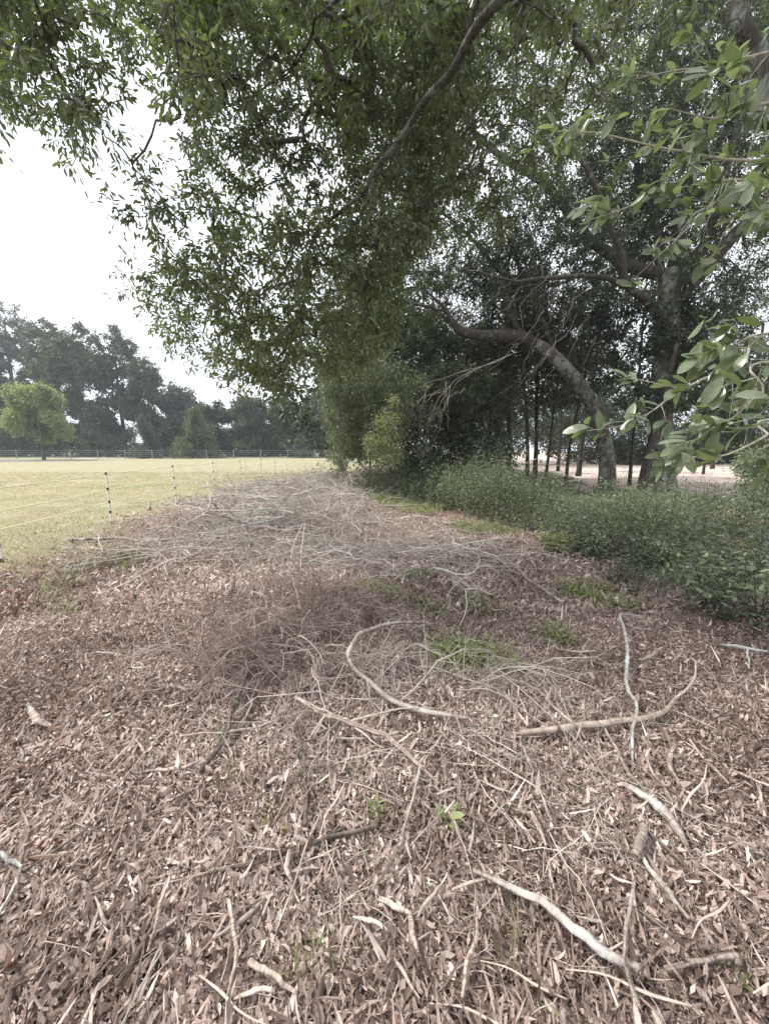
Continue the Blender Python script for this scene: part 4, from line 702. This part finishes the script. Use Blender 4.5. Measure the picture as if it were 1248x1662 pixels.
stick('branch', [(925, 1275), (875, 1300, .03), (960, 1315)][1:], [.005, .004], M_stick, 'slim twig lying before the rotten chunk')
stick('branch', [(555, 1345), (500, 1375), (470, 1400)], [.008, .009, .004], M_stickdark, 'dark curved stick tucked under the long straight grey stick', lift=.01)

# loose twigs and chips: copies of a few shapes
protos = []
for k in range(10):
    ln = [.09, .34, .13, .22, .17][k % 5]; pts = [np.array([0, 0, 0])]
    for j in range(3): pts.append(pts[-1] + np.array([ln / 3, rng.normal() * ln * .035, abs(rng.normal()) * .004]))
    r0 = [.0035, .0025, .0045, .0028, .003][k % 5]; chip = k % 2 == 0
    V, F_, p, r = limb(pts, [r0, r0 * 1.3, r0, r0 * .5], 12, 7, .3 if chip else .1)
    if chip: V *= .75; V[:, 1] *= 1.5; V[:, 2] *= .6
    o = Geo().add(V, F_).build('bark_chip' if chip else 'twig', (M_stickpale if k % 4 else M_stick) if chip else (M_stick if k % 3 else M_stickdark), None, True); protos.append((o, chip))
used = set()
for i in range(300):
    o, chip = protos[i % 10]
    if i >= 10: o = o.copy(); COL.objects.link(o)
    y_ = .7 + 4.6 * rng.uniform() ** 1.2; x = rng.uniform(-.85, .98) * (y_ + .3) * .95
    if edge_val(np.array([x]), np.array([y_]))[0] < .1: x = abs(x) * .5
    o.location = (x, y_, float(H(x, y_)) + .042); o.rotation_euler = (rng.normal() * .15, rng.normal() * .12, rng.uniform(0, 6.28)); s = rng.uniform(.7, 1.3); o.scale = (s, s, s)
    if chip: tag(o, 'small loose pale bark chip lying on the dead leaves', 'bark chip', 'loose bark chips on the litter')
    else: tag(o, 'small loose bare twig lying on the dead leaves', 'twig', 'loose twigs on the litter')

# small seedlings
def seedling(px, py, label, n, L, W, h, mat=M_under, name='seedling'):
    b = G(px, py); s = empty(name, b, label, 'seedling'); ang = np.arange(n) * 2.4
    q = np.column_stack([np.cos(ang) * .006, np.sin(ang) * .006, np.linspace(.2, 1, n) * h]); d = np.column_stack([np.cos(ang), np.sin(ang), .5 + rng.uniform(0, .5, n)])
    V, F_, _, _ = limb([(0, 0, -.01), (.003, 0, h * .5), (0, .003, h)], [.0025, .002, .0012], 6, 5); Geo().add(V, F_).build('stem', M_weed, s)
    Geo().add(*leaves(q, d, np.array([[0, 0, 1.0]]) + rng.normal(size=(n, 3)) * .2, L * rng.uniform(.7, 1.1, n), W, rng.uniform(0, .6, n), True, curl=.2, cup=.12)).build('foliage', mat, s)
seedling(612, 1335, 'feathery bright green seedling by the end of the long grey stick', 22, .045, .009, .09, M_weed)
seedling(728, 1342, 'broad leaved green seedling with a few round leaves', 6, .07, .032, .05, M_weed)
seedling(575, 1255, 'small star shaped green seedling below the splintered branch', 9, .05, .01, .03, M_under)
seedling(352, 1198, 'tiny dark green seedling at the dark thick stick', 7, .04, .016, .03, M_under)
seedling(1190, 1592, 'little green leaf sprout near the knobbed stick', 4, .05, .02, .02, M_weed)
for (px, py, lab) in [(380, 1260, 'thin wispy green grass tuft left of the crooked grey stick'), (440, 1330, 'thin green grass tuft beside the crooked stick foot'), (520, 1560, 'sparse grass tuft in the near litter'), (490, 1600, 'yellow grass tuft by the pale askew stick'), (840, 1560, 'tiny grass tuft beside the thick split limb')]:
    b = G(px, py); n = 26; a = rng.uniform(0, 6.28, n); d = np.column_stack([np.cos(a) * .8, np.sin(a) * .8, rng.uniform(.3, 1.4, n)])
    o = Geo().add(*leaves(rng.normal(size=(n, 3)) * [.03, .03, 0], d, rng.normal(size=(n, 3)), rng.uniform(.05, .13, n), .0032, rng.uniform(0, 1, n), True, curl=.5, cup=0)).build('grass_tuft', M_weed, None)
    o.location = b; tag(o, lab, 'grass tuft', 'grass tufts in the litter')

# ------------------------------------------------------------ striped electric fence in the field
def plain(name, col, rough=.5):
    m, n, out = new_mat(name); p = n.nodes.new('ShaderNodeBsdfPrincipled'); p.inputs['Roughness'].default_value = rough
    no = n.nodes.new('ShaderNodeTexNoise'); no.inputs['Scale'].default_value = 40; r = ramp(n, [(.3, tuple(c * .8 for c in col)), (.7, col)]); n.links.new(no.outputs['Fac'], r.inputs[0]); n.links.new(r.outputs[0], p.inputs['Base Color']); n.links.new(p.outputs[0], out.inputs[0]); return m
M_post = plain('post_white_plastic', (.85, .82, .70)); M_black = plain('post_black_band', (.03, .03, .03)); M_rope = plain('fence_rope', (.88, .86, .55)); M_rail = plain('far_fence_paint', (.30, .33, .35)); M_tread = plain('tread_black', (.04, .04, .04))
posts = [G(4, 912)] + [G(182, 850), G(288, 819), G(350, 798), G(393, 786), G(424, 776), G(447, 769), G(466, 763)]
posts.insert(0, posts[0] + (posts[0] - posts[1]))
f0 = posts[2]; fe = empty('electric_fence', f0, 'low temporary fence of striped step-in posts joined by three pale yellow ropes', 'fence')
leans = []
for i, b in enumerate(posts):
    hgt = 1.04; lean = rng.normal(size=2) * .025; leans.append(lean); po = bpy.data.objects.new('post', None)
    pos = b - f0; axis = lambda z, b=b, lean=lean: b + np.array([lean[0] * z, lean[1] * z, z])
    V, F_, _, _ = limb([axis(-.15), axis(.5), axis(hgt)], [.019, .019, .017], 10, 8, 0); shaft = Geo().add(V, F_).build('post', M_post, fe, origin=f0)
    for z0 in (.0, .22, .42, .68, .985):
        V, F_, _, _ = limb([axis(z0), axis(z0 + .025), axis(z0 + .05)], [.021, .021, .020], 4, 8, 0); Geo().add(V, F_).build('band', M_black, shaft, origin=f0)
    g = Geo(); V, F_, _, _ = limb([axis(.04) , axis(.04) + [.06, 0, 0], axis(.04) + [.09, 0, -.01]], [.007, .006, .004], 5, 6, 0); g.add(V, F_)
    for z0 in (.44, .69, 1.0):
        V, F_, _, _ = limb([axis(z0) + [0, -.01, 0], axis(z0) + [0, -.03, .01], axis(z0) + [0, -.03, .03]], [.004, .004, .003], 5, 5, 0); g.add(V, F_)
    g.build('tread', M_tread, shaft, origin=f0)
for z0 in (.44, .69, 1.0):
    pts = []
    for i in range(len(posts)):
        q = posts[i] + np.array([leans[i][0] * z0, leans[i][1] * z0, z0]); pts.append(q)
        if i + 1 < len(posts):
            q2 = posts[i + 1] + np.array([leans[i + 1][0] * z0, leans[i + 1][1] * z0, z0]); pts.append((q + q2) / 2 - [0, 0, .012])
    V, F_, _, _ = limb(pts, [.008] * len(pts), 120, 6, .05); Geo().add(V, F_).build('rope', M_rope, fe, origin=f0)
# far paddock fence
fp = [P(px, 743, 62 + (px / 560) * 2) for px in range(-60, 600, 44)]
for q in fp: q[2] = 0
f0 = fp[0]; fe = empty('paddock_fence', f0, 'long grey rail fence at the far side of the field', 'fence')
for b in fp:
    V, F_, _, _ = limb([b - [0, 0, .2], b + [0, 0, .7], b + [0, 0, 1.42]], [.06, .06, .055], 5, 8, .02); Geo().add(V, F_).build('post', M_rail, fe, origin=f0)
for z0 in (.35, .7, 1.02, 1.33):
    V, F_, _, _ = limb([q + [0, -.07, z0] for q in fp], [.014] * len(fp), 60, 6, 0); Geo().add(V, F_).build('rail', M_rail, fe, origin=f0)
# pale sandy patch far in the field, grey ground patch under the young tree
def patch(name, px, py, rx, ry, mat, z=.01):
    b = G(px, py); n = 40; th = np.arange(n) * 2 * np.pi / n; rr = 1 + .2 * np.sin(3 * th + 1) + .1 * np.sin(7 * th)
    V = np.vstack([[b[0], b[1], z + .01], np.column_stack([b[0] + rx * rr * np.cos(th), b[1] + ry * rr * np.sin(th), np.full(n, z)])])
    tag(mesh_obj(name, V, np.array([[0, 1 + i, 1 + (i + 1) % n] for i in range(n)]), mat), kind='structure')
def earth(name, a, b):
    m, n, out = new_mat(name); p = n.nodes.new('ShaderNodeBsdfPrincipled'); p.inputs['Roughness'].default_value = .95; ge = n.nodes.new('ShaderNodeNewGeometry')
    no = n.nodes.new('ShaderNodeTexNoise'); no.inputs['Scale'].default_value = 2; no.inputs['Detail'].default_value = 8; n.links.new(ge.outputs['Position'], no.inputs[0]); r = ramp(n, [(.3, a), (.7, b)]); n.links.new(no.outputs['Fac'], r.inputs[0]); n.links.new(r.outputs[0], p.inputs['Base Color']); n.links.new(p.outputs[0], out.inputs[0]); return m
patch('sand', 165, 743.5, 4.5, 3.5, earth('pale_sand', (.5, .43, .36), (.75, .68, .62)))
patch('bare_earth', 10, 748, 9, 5, earth('grey_mulch', (.10, .10, .10), (.22, .22, .23)), .02)

# ------------------------------------------------------------ haze
m, n, out = new_mat('haze_air'); pv_ = n.nodes.new('ShaderNodeVolumePrincipled'); pv_.inputs['Color'].default_value = (.86, .92, 1, 1); pv_.inputs['Density'].default_value = .0009; pv_.inputs['Anisotropy'].default_value = .2
n.links.new(pv_.outputs[0], out.inputs['Volume']); HAZE = True
if HAZE:
    x0, x1, y0, y1, z0, z1 = -445, 445, -70, 445, -1.5, 45
    V = [(x, y, z) for x in (x0, x1) for y in (y0, y1) for z in (z0, z1)]
    hz_ = mesh_obj('haze', V, np.array([[0, 1, 3, 2], [4, 6, 7, 5], [0, 4, 5, 1], [2, 3, 7, 6], [0, 2, 6, 4], [1, 5, 7, 3]]), m); tag(hz_, 'thin pale air softening the far trees', 'haze', kind='stuff')
